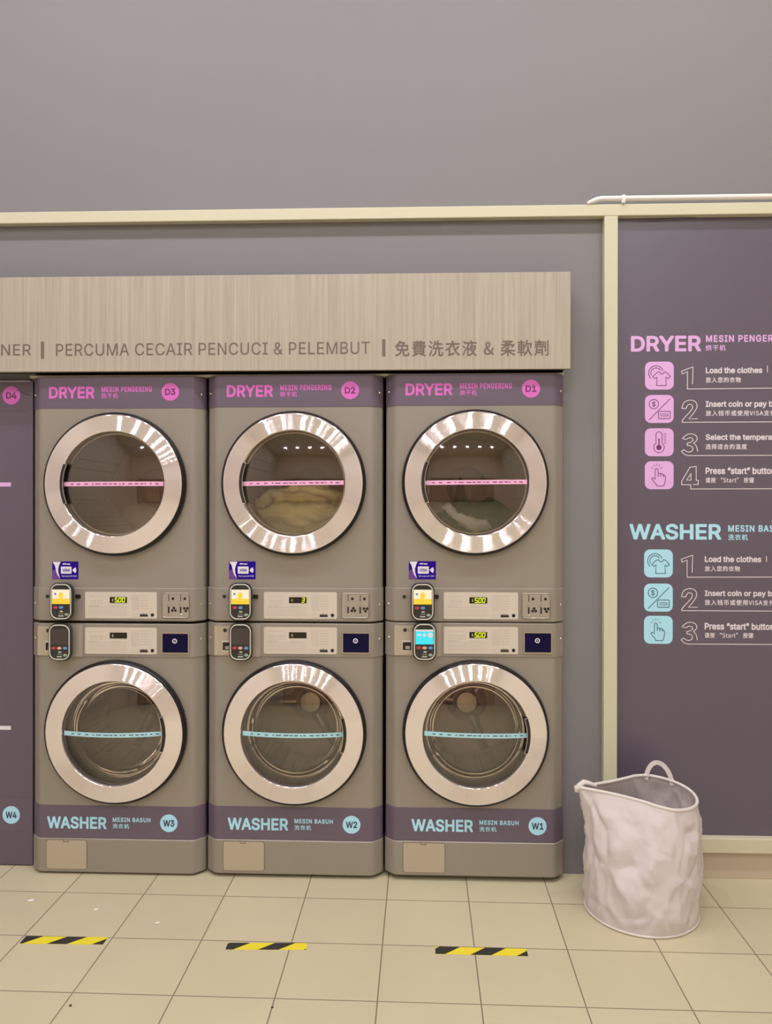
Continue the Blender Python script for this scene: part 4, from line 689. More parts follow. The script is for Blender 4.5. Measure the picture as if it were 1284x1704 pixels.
def thing(name, label, cat, loc=(0, 0, 0), rz=0.0, group=None):
    o = bpy.data.objects.new(name, None)
    o.empty_display_size = 0.1
    COL.objects.link(o)
    o.location = loc
    o.rotation_euler = (0, 0, rz)
    return tag(o, label, cat, group)


def tag(o, label, cat, group=None):
    o['label'] = label
    o['category'] = cat
    if group:
        o['group'] = group
    return o


def struct(o, label=None):
    o['kind'] = 'structure'
    if label:
        o['label'] = label
    return o


# ------------------------------------------------------------------ room shell
XL, XR, YF, ZC = -3.8, 3.4, -11.5, 4.6
WY = 0.08                       # face of the wall the machines are set into
NX0, NX1, NZ = -1.532, 0.5735, 1.984   # opening the machines stand in
w = MB()
w.box(XL, NX0, WY, WY + .1, 0, ZC)
w.box(NX1, XR, WY, WY + .1, 0, ZC)
w.box(NX0, NX1, WY, WY + .1, NZ, ZC)
struct(w.build('wall_back', M['wall']), 'grey painted wall behind the machines')
n_ = MB()
n_.box(NX0 - .03, NX0 - .002, WY + .1, .9, 0, NZ + .03)
n_.box(NX1 + .002, NX1 + .03, WY + .1, .9, 0, NZ + .03)
n_.box(NX0 - .03, NX1 + .03, .9, .93, 0, NZ + .03)
n_.box(NX0 - .03, NX1 + .03, WY + .1, .93, NZ + .031, NZ + .06)
struct(n_.build('wall_niche', M['niche']))
struct(MB().box(XL, XR, YF, .95, -.06, 0).build('floor', M['tile']), 'beige square floor tiles with darker joints')
struct(MB().box(XL - .1, XR + .1, YF - .1, .95, ZC, ZC + .08).build('ceiling', M['ceiling']))
struct(MB().box(XL - .1, XL, YF, WY + .1, 0, ZC).build('wall_left', M['cream_wall']))
struct(MB().box(XR, XR + .1, YF, WY + .1, 0, ZC).build('wall_right', M['cream_wall']))
struct(MB().box(XL - .1, XR + .1, YF - .1, YF, 0, ZC).build('wall_front', M['cream_wall']))
struct(MB().box(-3.1, 2.7, YF, YF + .02, .25, 2.25).build('window_1', M['shopfront']), 'dark shopfront glazing at night')
fr_ = MB()
for a in (-3.14, -1.2, .76, 2.66):
    fr_.box(a, a + .08, YF, YF + .05, .2, 2.3)
fr_.box(-3.14, 2.74, YF, YF + .05, 2.25, 2.33)
fr_.box(-3.14, 2.74, YF, YF + .05, .17, .25)
struct(fr_.build('window_1_frame', M['black']))
# cream timber trims on the wall
struct(MB().box(XL, XR, WY - .036, WY, 2.571, 2.6165, .003).build('trim_1', M['trim']), 'cream horizontal trim running above the machines')
struct(MB().box(.7275, .7795, WY - .036, WY, 0, 2.571, .003).build('trim_2', M['trim']), 'cream vertical trim between machines and instruction board')
struct(MB().box(.7795, XR, WY - .036, WY, .106, .1635, .003).build('trim_3', M['trim']), 'cream horizontal trim below instruction board')
struct(MB().box(.7795, XR, WY - .014, WY, 0, .106, .002).build('baseboard_right', M['skirting']), 'tan skirting below instruction board')
# pale filler closing the slot between machine tops and the header
struct(MB().box(NX0, NX1 - .004, .03, WY, 1.9525, 1.9615).build('trim_4', M['trim']), 'pale filler strip above the dryers')

# ------------------------------------------------------------------ ceiling lamps
EM = [emis('cool_lamp_glow', LAMP_COLOR_LEFT, LAMP_STRENGTH), emis('warm_lamp_glow', LAMP_COLOR_RIGHT, LAMP_STRENGTH)]
for yy in (-1.2, -3.6, -6.2, -9.2):
    for xx in (-2.55, -1.6, -.65, .3, 1.25, 2.2):
        t = thing('downlight', 'round recessed downlight in the white ceiling', 'ceiling light', (xx, yy, ZC), 0, 'downlights in rows on the ceiling')
        rim = MB()
        prof = [(.102, -.001), (.102, -.012), (.128, -.012), (.135, 0)]
        bm = rim.bm
        rg = [[bm.verts.new((r * cos(2 * pi * i / 32), r * sin(2 * pi * i / 32), z)) for i in range(32)] for r, z in prof]
        for a in range(3):
            for i in range(32):
                j = (i + 1) % 32
                bm.faces.new((rg[a][i], rg[a][j], rg[a + 1][j], rg[a + 1][i]))
        rim.build('rim', M['ceiling'], t, 40)
        d = MB()
        d.bm.faces.new([d.bm.verts.new((0.1 * cos(-2 * pi * i / 24), 0.1 * sin(-2 * pi * i / 24), -.006)) for i in range(24)])
        d.build('diffuser', EM[0 if xx < -.2 else 1], t, fix=False)

# ------------------------------------------------------------------ wooden header with lettering
hd = thing('header_board', 'pale wood-grain header board lettered above the dryers', 'sign', (-1.0, -.03, 1.966))
hx, hz = 1.0, -1.966
MB().box(XL + .01 + hx, .5835 + hx, 0, .018, .0, .368, .0015).build('board', M['wood'], hd)
MB().box(XL + .02 + hx, .5775 + hx, .0185, .108, .012, .356).build('shade_backing', M['niche'], hd)  # dark block added so the gap under the board reads as shade
add_text('lettering', 'NER', -1.616 + hx, -1.498 + hx, 2.0297 + hz, 2.0737 + hz, 0, M['letter_brown'], hd, .012)
add_text('lettering', 'PERCUMA CECAIR PENCUCI & PELEMBUT', -1.399 + hx, -.178 + hx, 2.0262 + hz, 2.0745 + hz, 0, M['letter_brown'], hd, .012)
add_text('lettering', '免費洗衣液 & 柔軟劑', -.082 + hx, .501 + hx, 2.0155 + hz, 2.077 + hz, 0, M['letter_brown'], hd, .008)
for a in (-1.4585, -.131):
    MB().box(a + hx, a + .0125 + hx, -.0005, 0, 2.0165 + hz, 2.083 + hz).build('divider', M['letter_brown'], hd)

# ------------------------------------------------------------------ machines
HW = .343
PROF = [(-HW, .075), (-HW, .043), (-.3405, .036), (-.336, .031), (-.312, .007), (-.306, .003), (-.299, .0005), (-.292, 0)]
PROF = PROF + [(-x, y) for x, y in reversed(PROF)]
BACK = .70


def poff(o):
    return [(x * (1 + o / HW), y - o) for x, y in PROF]


def wrap_strip(z0, z1, off, bev=0.0015):
    """solid strip that follows the front of a machine and stands off by `off`"""
    m = MB()
    rows = [(z0, off - bev), (z0 + bev, off), (z1 - bev, off), (z1, off - bev)]
    rings = []
    for z, o in rows:
        rings.append([m.bm.verts.new((x, y, z)) for x, y in poff(o)])
    inner = [[m.bm.verts.new((x * .995, y + .004, z)) for x, y in PROF] for z in (z0, z1)]
    rings = [inner[0]] + rings + [inner[1]]
    k = len(PROF)
    for a in range(len(rings)):
        A, B = rings[a], rings[(a + 1) % len(rings)]
        for i in range(k - 1):
            m.bm.faces.new((A[i], A[i + 1], B[i + 1], B[i]))
    for i in (0, k - 1):
        m.bm.faces.new([r[i] for r in rings])
    return m


def cabinet(z0, z1, cz, hr, name, parent):
    """machine shell with a round door opening"""
    m = MB()
    bm = m.bm
    N = 64
    hx_ = .292
    ang = sorted(set([2 * pi * i / N for i in range(N)] + [math.atan2(z - cz, x) % (2 * pi) for x in (-hx_, hx_) for z in (z0, z1)]))
    outer, inner, deep = [], [], []
    for a in ang:
        ca, sa = cos(a), sin(a)
        t = min([(hx_ / abs(ca)) if abs(ca) > 1e-9 else 1e9, ((z1 - cz) / sa) if sa > 1e-9 else 1e9, ((z0 - cz) / sa) if sa < -1e-9 else 1e9])
        outer.append(bm.verts.new((t * ca, 0, cz + t * sa)))
        inner.append(bm.verts.new((hr * ca, 0, cz + hr * sa)))
        deep.append(bm.verts.new((hr * ca, .06, cz + hr * sa)))
    n = len(ang)
    for i in range(n):
        j = (i + 1) % n
        bm.faces.new((outer[i], outer[j], inner[j], inner[i]))
        bm.faces.new((inner[i], inner[j], deep[j], deep[i]))
    full = PROF + [(HW, BACK), (-HW, BACK)]
    lo = [bm.verts.new((x, y, z0)) for x, y in full]
    hi = [bm.verts.new((x, y, z1)) for x, y in full]
    L = len(full)
    h = len(PROF) // 2 - 1          # index of the flat front segment
    for i in range(L):
        if i == h:
            continue
        j = (i + 1) % L
        bm.faces.new((lo[i], lo[j], hi[j], hi[i]))
    bm.faces.new(lo)
    bm.faces.new(hi)
    bmesh.ops.remove_doubles(bm, verts=bm.verts, dist=1e-5)
    return m.build(name, M['body'], parent, 30)


RING_MESH = {}


def door(parent, cz, kind, strip_tilt, strip_mat, sag=0.0, cx=0.0):
    R0, R1 = .2035, .2700
    dr = MB()
    dr.lathe_y([(.262, .02), (.279, .002), (.281, -.004), (.279, -.022), (.274, -.027), (.262, -.022)], cx, cz, 96, closed=True)
    d = dr.build('door', M['black'], parent, 40)
    d['label'] = 'round porthole door with brushed steel ring'
    # brushed ring: gently coned so the outer edge sits further back
    prof = [(R1 - .003, -.022), (R1, -.0300), (R1 - .0012, -.0330), (R1 - .004, -.0345)]
    NG, ra, rb = 30, R1 - .005, R0 + .004        # turned grooves across the face
    for k in range(NG * 6 + 1):
        f = k / (NG * 6)
        r = ra + (rb - ra) * f
        prof.append((r, -.0347 - .0058 * f - .00015 * sin(2 * pi * f * NG)))
    prof += [(R0 + .001, -.0400), (R0 - .001, -.037), (R0 - .002, -.010), (R0 + .02, -.008)]
    if kind not in RING_MESH:
        RING_MESH[kind] = MB().lathe_y(prof, cx, cz, 144, closed=True).build('ring', M['ring'], d, 75)
    else:
        rg = RING_MESH[kind].copy()
        COL.objects.link(rg)
        rg.parent = d
    # pane, slightly domed
    g = MB()
    K = 10
    dome = [((R0 - .003) * i / K, -.026 - .017 * (1 - (i / K) ** 2)) for i in range(K + 1)]
    g.lathe_y(dome, cx, cz, 96)
    g.lathe_y([(r, y + .004) for r, y in dome], cx, cz, 96)
    g.build('glass', M['glass'], d, 60)
    # strip stuck across the pane
    s = MB()
    nseg = 40
    hh = .0084 if kind == 'dryer' else .0088
    rows = []
    for i in range(nseg + 1):
        x = -.196 + .392 * i / nseg
        zc = strip_tilt * x - sag * (1 - (x / .196) ** 2)
        col = []
        for dz, dy in ((-hh, 0), (hh, 0), (hh, -.0007), (-hh, -.0007)):
            r2 = min(1.0, (x * x + (zc + dz) ** 2) / (R0 - .003) ** 2)
            col.append(s.bm.verts.new((cx + x, -.0263 - .017 * (1 - r2) + dy, cz + zc + dz)))
        rows.append(col)
    for i in range(nseg):
        for k in range(4):
            l = (k + 1) % 4
            s.bm.faces.new((rows[i][k], rows[i][l], rows[i + 1][l], rows[i + 1][k]))
    s.bm.faces.new(rows[0])
    s.bm.faces.new(rows[-1])
    s.build('door_strip', strip_mat, d)
    # fine print on the strip
    p = MB()
    rnd = random.Random(5)
    x = -.165
    while x < .165:
        wd = rnd.uniform(.006, .02)
        xm = x + wd / 2
        zc = strip_tilt * xm - sag * (1 - (xm / .196) ** 2)
        yb = -.0271 - .017 * (1 - min(1, xm * xm / (R0 - .003) ** 2))
        p.box(cx + x, cx + x + wd, yb - .0003, yb, cz + zc - .0016, cz + zc + .0018)
        x += wd + rnd.uniform(.003, .014)
    p.build('fine_print', M['plum'] if kind == 'dryer' else M['slate'], d)
    # finger recess and its chrome edge, cut in the inner side of the ring
    side = pi if kind == 'dryer' else 0.0
    span = .40 if kind == 'dryer' else .34
    hnd = MB()
    hnd.lathe_y([(R0 - .009, -.026), (R0 - .009, -.0435), (R0 + .001, -.0447), (R0 + .001, -.026)], cx, cz, 20, closed=True, a0=side - span, a1=side + span)
    hnd.build('handle_recess', M['pit'], d, 40)
    pts = [(cx + (R0 - .0105) * cos(side - span + 2 * span * i / 20), -.0435, cz + (R0 - .0105) * sin(side - span + 2 * span * i / 20)) for i in range(21)]
    e0 = (cx + (R0 + .001) * cos(side - span), -.0447, cz + (R0 + .001) * sin(side - span))
    e1 = (cx + (R0 + .001) * cos(side + span), -.0447, cz + (R0 + .001) * sin(side + span))
    MB().tube([e0] + pts + [e1], .0017, 8).build('handle', M['chrome'], d, 50)
    if kind == 'washer':
        b = MB()
        prof = [(.199, -.012), (.186, .0), (.176, .03), (.168, .062), (.155, .078), (.12, .088), (.07, .093), (0, .095)]
        b.lathe_y(prof, cx, cz, 72)
        b.build('glass_bowl', M['bowl_glass'], d, 60)
    return d


def drum(parent, cz, kind, rot=0.0):
    """tub front, perforated drum and its back plate"""
    g = MB()
    if kind == 'washer':
        g.lathe_y([(.262, .03), (.2, .045), (.196, .02), (.187, .022), (.184, .075), (.192, .105), (.24, .105), (.268, .105), (.268, .03)], 0, cz, 72, closed=True)
        g.build('gasket', M['rubber'], parent, 35)
        r, y0, y1 = .245, .107, .50
    else:
        g.lathe_y([(.262, .03), (.206, .02), (.2, .0), (.194, .0), (.196, .05), (.205, .07), (.268, .07), (.268, .03)], 0, cz, 72, closed=True)
        g.build('gasket', M['steel'], parent, 35)
        r, y0, y1 = .210, .072, .50
    d = MB()
    d.lathe_y([(r, y0), (r, y1), (r + .004, y1), (r + .004, y0)], 0, cz, 72, closed=True)
    dm = d.build('drum', M['drum'], parent, 40)
    bp = MB()
    bp.lathe_y([(r, y1 - .003), (r - .03, y1 - .012), (r - .06, y1 - .004), (.09, y1 - .002), (.075, y1 - .014), (.05, y1 - .016), (0, y1 - .016)], 0, cz, 72)
    bp.build('back_plate', M['drum_plain'] if kind == 'washer' else M['dryer_back'], dm, 35)
    if kind == 'washer':
        hb = MB()
        hb.lathe_y([(.056, y1 - .015), (.056, y1 - .024), (.05, y1 - .03), (.044, y1 - .026), (0, y1 - .028)], 0, cz, 40)
        hb.build('hub', M['steel'], dm, 35)
        for k in range(3):
            a = rot + 2 * pi * k / 3
            ra = MB()
            u, v = Vector((cos(a), 0, sin(a))), Vector((-sin(a), 0, cos(a)))
            C0 = Vector((0, 0, cz))
            sec = []
            for t, hw, yy in ((.062, .030, y1 - .02), (.12, .024, y1 - .026), (.19, .022, y1 - .024), (.225, .024, y1 - .012)):
                sec.append([ra.bm.verts.new(C0 + u * t + v * hw * s + Vector((0, yb, 0))) for s, yb in ((-1, y1 - .001), (-.7, yy), (0, yy - .008), (.7, yy), (1, y1 - .001))])
            for i in range(3):
                for j in range(4):
                    ra.bm.faces.new((sec[i][j], sec[i][j + 1], sec[i + 1][j + 1], sec[i + 1][j]))
            ra.bm.faces.new(sec[0])
            ra.bm.faces.new(sec[-1])
            ra.build('drum_arm', M['steel'], dm, 50)
    for k in range(3 if kind == 'washer' else 0):
        a = rot + pi / 3 + 2 * pi * k / 3
        pd = MB()
        u, v = Vector((cos(a), 0, sin(a))), Vector((-sin(a), 0, cos(a)))
        C0 = Vector((0, 0, cz))
        sec = []
        for i in range(7):
            f = i / 6
            yy = y0 + .03 + f * (y1 - y0 - .06)
            hgt = .055 * (sin(pi * (.12 + .76 * f)) ** .6)
            sec.append([pd.bm.verts.new(C0 + u * (r - q) + v * s + Vector((0, yy, 0))) for s, q in ((-.036, .001), (-.022, hgt * .75), (-.009, hgt), (.009, hgt), (.022, hgt * .75), (.036, .001))])
        for i in range(6):
            for j in range(5):
                pd.bm.faces.new((sec[i][j], sec[i][j + 1], sec[i + 1][j + 1], sec[i + 1][j]))
        pd.bm.faces.new(sec[0])
        pd.bm.faces.new(sec[-1])
        pd.build('drum_paddle', M['steel'], dm, 40)
    return dm


SEG = {'5': 'afgcd', '0': 'abcdef', '3': 'abgcd', '8': 'abcdefg', '-': 'g'}


def seg_digit(m, ch, x, z, w_, h_, y, sl=.18):
    """seven segment digit, lower left at (x, z)"""
    t = h_ * .13
    def bar(x0, x1, z0, z1):
        pts = [(x0, z0), (x1, z0), (x1, z1), (x0, z1)]
        m.prism([(x + a + sl * b, z + b) for a, b in pts], y - .0004, y)
    hmid = h_ / 2
    for s in SEG[ch]:
        if s == 'a': bar(t * .3, w_ - t * .3, h_ - t, h_)
        if s == 'd': bar(t * .3, w_ - t * .3, 0, t)
        if s == 'g': bar(t * .3, w_ - t * .3, hmid - t / 2, hmid + t / 2)
        if s == 'f': bar(0, t, hmid, h_ - t * .3)
        if s == 'e': bar(0, t, t * .3, hmid)
        if s == 'b': bar(w_ - t, w_, hmid, h_ - t * .3)
        if s == 'c': bar(w_ - t, w_, t * .3, hmid)


def console(parent, z0, z1, dx, shown, kind):
    """white printed console label with its display"""
    F = -.0035
    x0, x1 = -.116 + dx, .1685 + dx
    c = MB().rrect(x0, x1, z0, z1, .006, F - .0016, F).build('console', M['console'], parent)
    f = F - .0016
    fp = MB()
    W, H = x1 - x0, z1 - z0
    def ln(u0, u1, v, t=.0007):
        fp.box(x0 + u0 * W, x0 + u1 * W, f - .0003, f, z0 + v * H - t, z0 + v * H + t)
    def vl(u, v0, v1, t=.0005):
        fp.box(x0 + u * W - t, x0 + u * W + t, f - .0003, f, z0 + v0 * H, z0 + v1 * H)
    ln(.06, .27, .84, .0006); ln(.36, .55, .86, .0006)
    for u in (.10, .19) if kind == 'dryer' else (.09, .17, .24):
        ln(u, u + .04, .66, .0010)
        ln(u - .01, u + .05, .55, .0005)
        vl(u - .012, .55, .72); vl(u + .05, .55, .72)
    for v in (.42, .34, .27, .2, .13):
        ln(.05, .58, v, .0005)
    ln(.05, .20, .47, .0009); ln(.36, .5, .47, .0009)
    for i in range(6):
        v = .87 - .1 * i
        ln(.66, .745, v, .0005); ln(.77, .88, v, .0008)
        ln(.66, .745, v - .05, .0005)
    vl(.655, .37, .87); vl(.75, .37, .92)
    ln(.66, .80, .16, .0005); ln(.66, .80, .07, .0005); vl(.66, .07, .16)
    fp.build('fine_print', M['ink_grey'], c)
    bk = MB()
    bk.box(x0 + .765 * W, x0 + .875 * W, f - .0004, f, z0 + .075 * H, z0 + .15 * H)
    for i in range(5):
        bk.box(x0 + (.77 + .02 * i) * W, x0 + (.782 + .02 * i) * W, f - .0004, f, z0 + .15 * H, z0 + (.18 + .01 * (i % 3)) * H)
    bk.build('logo_mark', M['ink_dark'], c)
    MB().disc(x0 + .938 * W, z0 + .14 * H, .0066, f - .0012, f, 24).build('start_button', M['black'], c, 40)
    dx0, dx1 = x0 + .345 * W, x0 + .585 * W
    dz0, dz1 = z0 + .585 * H, z0 + .81 * H
    MB().box(dx0, dx1, f - .001, f, dz0, dz1, .0006, 1).build('display', M['lcd'], c)
    g = f - .001
    dd = MB()
    seg_digit(dd, '-', dx0 + .007, dz0 + .004, .006, .013, g, .4)
    dd.box(dx0 + .010, dx0 + .014, g - .0004, g, dz0 + .006, dz0 + .016)
    dd.build('display_mark', M['digit_dim'], c)
    if shown:
        ds = MB()
        hgt, wd = (dz1 - dz0) * .78, .0115
        step = .0145
        xs = dx1 - .006 - step * len(shown.replace('.', ''))
        for ch in shown:
            if ch == '.':
                ds.box(xs - .0026, xs - .0008, g - .0004, g, dz0 + .0022, dz0 + .0046)
                continue
            seg_digit(ds, ch, xs, dz0 + (dz1 - dz0) * .12, wd, hgt, g, .16)
            xs += step
        ds.build('display_digits', M['digit'], c)


def caps(parent, zs, off=0.0):
    for sx in (-1, 1):
        for z in zs:
            m = MB()
            m.lathe_y([(0.0045, .002), (.0055, -.001), (.0045, -.0035), (.002, -.005), (0, -.0052)], sx * .331, z, 20)
            o = m.build('screw_cap', M['chrome'], parent, 60)
            for v in o.data.vertices:
                v.co.y += .0245 - off


def feet(parent, z):
    for sx in (-.27, .27):
        for y in (.07, .62):
            m = MB()
            n = 16
            m.plan([(sx + .022 * cos(2 * pi * i / n), y + .022 * sin(2 * pi * i / n)) for i in range(n)], z, 0.006)
            m.plan([(sx + .009 * cos(2 * pi * i / n), y + .009 * sin(2 * pi * i / n)) for i in range(n)], 0.006, .02)
            m.build('foot', M['black'], parent)


def badge(parent, s, cx, cz, r, y, mb, mt, hw=.6):
    MB().disc(cx, cz, r, y - .0006, y, 48).build('badge', mb, parent)
    add_text('badge_lettering', s, cx - r * hw, cx + r * hw, cz - r * .37, cz + r * .37, y - .0006, mt, parent, .02)


CX = [-1.17348, -.4741, .22528]
DZD = [-.003, 0, .003]
DZW = [-.006, 0, .006]
DCZ, WCZ = 1.5325, .5685


def make_dryer(i, num, label, shown, tilt):
    t = thing('dryer', label, 'dryer', (CX[i], 0, DZD[i]), 0, 'stacked clothes dryers')
    dtx = (-.003, .0005, -.004)[i]
    cabinet(.997, 1.952, DCZ, .262, 'cabinet', t)
    band = wrap_strip(1.829, 1.9515, .0012, .0006).build('colour_band', M['purple_band'], t, 30)
    y = -.0013
    add_text('lettering', 'DRYER', -.2635 + dtx, -.0825 + dtx, 1.8685, 1.9148, y, M['pink'], band, .028)
    add_text('lettering', 'MESIN PENGERING', -.054 + dtx, .145 + dtx, 1.8932, 1.9146, y, M['pink'], band, .02, track=75)
    add_text('lettering', '烘干机', -.054 + dtx, .011 + dtx, 1.868, 1.889, y, M['pink'], band, .02)
    badge(band, num, .2175 + dtx, 1.8925, .0345, y, M['pink'], M['plum'])
    cp = wrap_strip(.9985, 1.1265, .003, .0022).build('control_panel', M['body'], t, 30)
    console(cp, 1.0078, 1.1112, (-.005, 0, -.003)[i], shown, 'dryer')
    # coin plate
    px = (-.001, 0, -.006)[i]
    cpl = MB().rrect(.1855 + px, .2925 + px, 1.0125, 1.1085, .01, -.0062, -.0028).build('coin_plate', M['silver'], cp, 40)
    rim = [(x, -.0062, z) for x, z in rr(.1862 + px, .2918 + px, 1.0132, 1.1078, .01)]
    MB().tube(rim, .0018, 6, closed=True).build('plate_rim', M['steel'], cp, 60)
    for k, ox in ((0, .2115 + px), (1, .2585 + px)):
        MB().box(ox - .0012, ox + .0012, -.0068, -.006, 1.077, 1.102).build('slot_slit', M['black'], cp)
        MB().box(ox - .0028, ox + .0030, -.0068, -.006, 1.030, 1.055).build('coin_slot', M['black'], cp)
        MB().disc(ox + .0165, 1.0865, .0055, -.0068, -.006, 20).build('return_button', M['black'], cp)
        up = [(.0105, 1.0405), (.0225, 1.0405), (.0165, 1.050)] if k == 0 else [(.0105, 1.049), (.0225, 1.049), (.0165, 1.039)]
        for qx, qz in up:
            MB().disc(ox + qx + .004, qz, .0052, -.0068, -.006, 16).build('coin_mark', M['black'], cp)
        m = MB()
        m.box(ox - .006, ox + .009, -.0082, -.006, 1.0225, 1.0275, .001, 1)
        m.build('slot_lip', M['chrome'], cp, 40)
        MB().disc(ox - .0045, 1.0635, .0042, -.0088, -.006, 16).build('slot_stud', M['chrome'], cp, 40)
    # maker's mark left of the card terminal
    MB().disc(-.271, 1.0925, .0072, -.0038, -.003, 24).build('emblem', M['ink_dark'], cp)
    add_text('emblem_lettering', 'LG', -.2605, -.2425, 1.0865, 1.0985, -.003, M['rubber'], cp, .01)
    MB().rrect(-.1585, -.1385, 1.0855, 1.1005, .003, -.0075, -.003).build('key_switch', M['black'], cp)
    caps(t, (1.0625,), .003)
    caps(t, (1.886,), .0012)
    # payment sticker
    st = MB().box(-.2535, -.1495, -.0008, 0, 1.1600, 1.2295).build('payment_sticker', M['visa_blue'], t)
    q = MB()
    q.prism([(-.252, 1.228), (-.220, 1.228), (-.226, 1.215), (-.230, 1.200), (-.229, 1.185), (-.222, 1.163), (-.2335, 1.178), (-.2385, 1.193), (-.2425, 1.212)], -.0012, -.0007)
    q.build('sticker_swoosh', M['white_gloss'], st)
    q = MB()
    q.prism([(-.2535, 1.160), (-.2215, 1.160), (-.2325, 1.177), (-.239, 1.193), (-.247, 1.198), (-.2535, 1.190)], -.0010, -.0007)
    q.build('sticker_corner', M['visa_violet'], st)
    MB().rrect(-.219, -.1765, 1.1815, 1.2095, .003, -.0012, -.0007).build('card_picture', M['white_gloss'], st)
    add_text('sticker_lettering', 'VISA', -.212, -.183, 1.190, 1.2005, -.0012, M['visa_blue'], st, .02)
    q = MB()
    q.prism([(-.1735, 1.1955), (-.166, 1.2035), (-.160, 1.2065), (-.157, 1.1955), (-.160, 1.1845), (-.166, 1.1875)], -.0012, -.0007)
    q.build('contactless_mark', M['white_gloss'], st)
    q = MB()
    q.box(-.212, -.1975, -.0012, -.0007, 1.2175, 1.222)
    q.box(-.196, -.182, -.0012, -.0007, 1.2170, 1.221)
    q.build('sticker_line', M['white_gloss'], st)
    add_text('sticker_lettering', 'Tap to pay with VISA', -.2165, -.156, 1.168, 1.1755, -.0007, M['white_gloss'], st, .01)
    door(t, DCZ, 'dryer', tilt, M['pink_line'])
    drum(t, DCZ, 'dryer', (.75, pi / 6, pi / 6)[i])
    return t


def make_washer(i, num, label, shown, tilt, sag, rot):
    t = thing('washer', label, 'washing machine', (CX[i], 0, DZW[i]), 0, 'washing machines under the dryers')
    dtx = (-.0155, 0, .0155)[i]
    cabinet(.014, .990, WCZ, .262, 'cabinet', t)
    band = wrap_strip(.1475, .2765, .0012, .0006).build('colour_band', M['purple_band'], t, 30)
    kp = wrap_strip(.0155, .1465, .0035, .0025).build('kick_panel', M['body'], t, 30)
    y = -.0013
    add_text('lettering', 'WASHER', -.2575 + dtx, -.021 + dtx, .184, .232, y, M['cyan'], band, .028)
    add_text('lettering', 'MESIN BASUH', .0035 + dtx, .153 + dtx, .2135, .231, y, M['cyan'], band, .02, track=75)
    add_text('lettering', '洗衣机', .0035 + dtx, .0685 + dtx, .1875, .2065, y, M['cyan'], band, .02)
    badge(band, num, .2255 + dtx, .2115, .0345, y, M['cyan'], M['slate'], .64)
    # service hatch
    h = MB().rrect(-.2735, -.1145, .0275, .1405, .009, -.0052, -.0034).build('service_hatch', M['body_light'], kp, 40)
    m = MB()
    for a, b, c, d in ((-.208, -.186, .1335, .1355), (-.208, -.206, .1355, .1425), (-.188, -.186, .1355, .1425)):
        m.box(a, b, -.0057, -.005, c, d)
    m.ribbon(rr(-.2745, -.1135, .0265, .1415, .010), .0016, -.0042, -.0034, closed=True)
    m.build('hatch_outline', M['seam'], kp)
    MB().disc(-.259, .127, .0025, -.0062, -.005, 16).build('hatch_screw', M['chrome'], kp)
    cp = wrap_strip(.8585, .9885, .003, .0022).build('control_panel', M['body'], t, 30)
    console(cp, .8715, .9755, (-.005, 0, -.003)[i], shown, 'washer')
    px = (-.006, 0, -.002)[i]
    fr = MB().rrect(.1865 + px, .2985 + px, .8735, .9585, .004, -.0075, -.0028)
    fr.build('sticker_frame', M['steel'], cp, 40)
    MB().box(.1925 + px, .2925 + px, -.0080, -.0070, .8795, .9525).build('navy_sticker', M['navy'], cp)
    m = MB()
    m.lathe_y([(.0058, -.0078), (.0058, -.0086), (.0095, -.0086), (.0095, -.0078)], .2405 + px, .9245, 28, closed=True)
    m.disc(.2405 + px, .9245, .002, -.0086, -.0078, 12)
    m.build('round_mark', M['white_gloss'], cp)
    # detergent drawer front and its right hand cover
    dd = MB().rrect(-.309, -.185, .8645, .9785, .004, -.0065, -.0028).build('drawer_front', M['body_light'], cp, 40)
    MB().rrect(-.205, -.1295, .8605, .9845, .003, -.0072, -.0028).build('drawer_cover', M['silver'], cp, 40)
    m = MB().box(-.279, -.2445, -.0072, -.006, .8785, .9215, .0006, 1)
    m.build('pull_surround', M['console'], cp)
    m = MB().box(-.2765, -.2445, -.0078, -.0068, .8845, .9150)
    m.build('drawer_pull', M['pit'], cp)
    MB().box(-.2665, -.2485, -.0095, -.0074, .888, .9, .001, 1).build('pull_tab', M['silver'], cp)
    MB().disc(-.2675, .9615, .0072, -.0072, -.0063, 24).build('emblem', M['ink_dark'], cp)
    add_text('emblem_lettering', 'LG', -.2565, -.2385, .9555, .9675, -.0065, M['rubber'], cp, .01)
    caps(t, (.929,), .003)
    feet(t, -DZW[i] + .0005)
    door(t, WCZ, 'washer', tilt, M['cyan_line'], sag, .003)
    drum(t, WCZ, 'washer', rot)
    return t


make_dryer(0, 'D3', 'taupe stacked dryer badged D3, empty drum behind its porthole', '5.00', .004)
make_dryer(1, 'D2', 'taupe stacked dryer badged D2, khaki laundry behind its porthole', '3', .012)
make_dryer(2, 'D1', 'taupe stacked dryer badged D1, white garment behind its porthole', '5.00', .010)
make_washer(0, 'W3', 'taupe front-loading washing machine badged W3, under dryer D3', '', .006, .004, 2.2)
make_washer(1, 'W2', 'taupe front-loading washing machine badged W2, under dryer D2', '', -.002, .003, -1.05)
make_washer(2, 'W1', 'taupe front-loading washing machine badged W1, under dryer D1', '5.00', -.010, .001, -1.2)


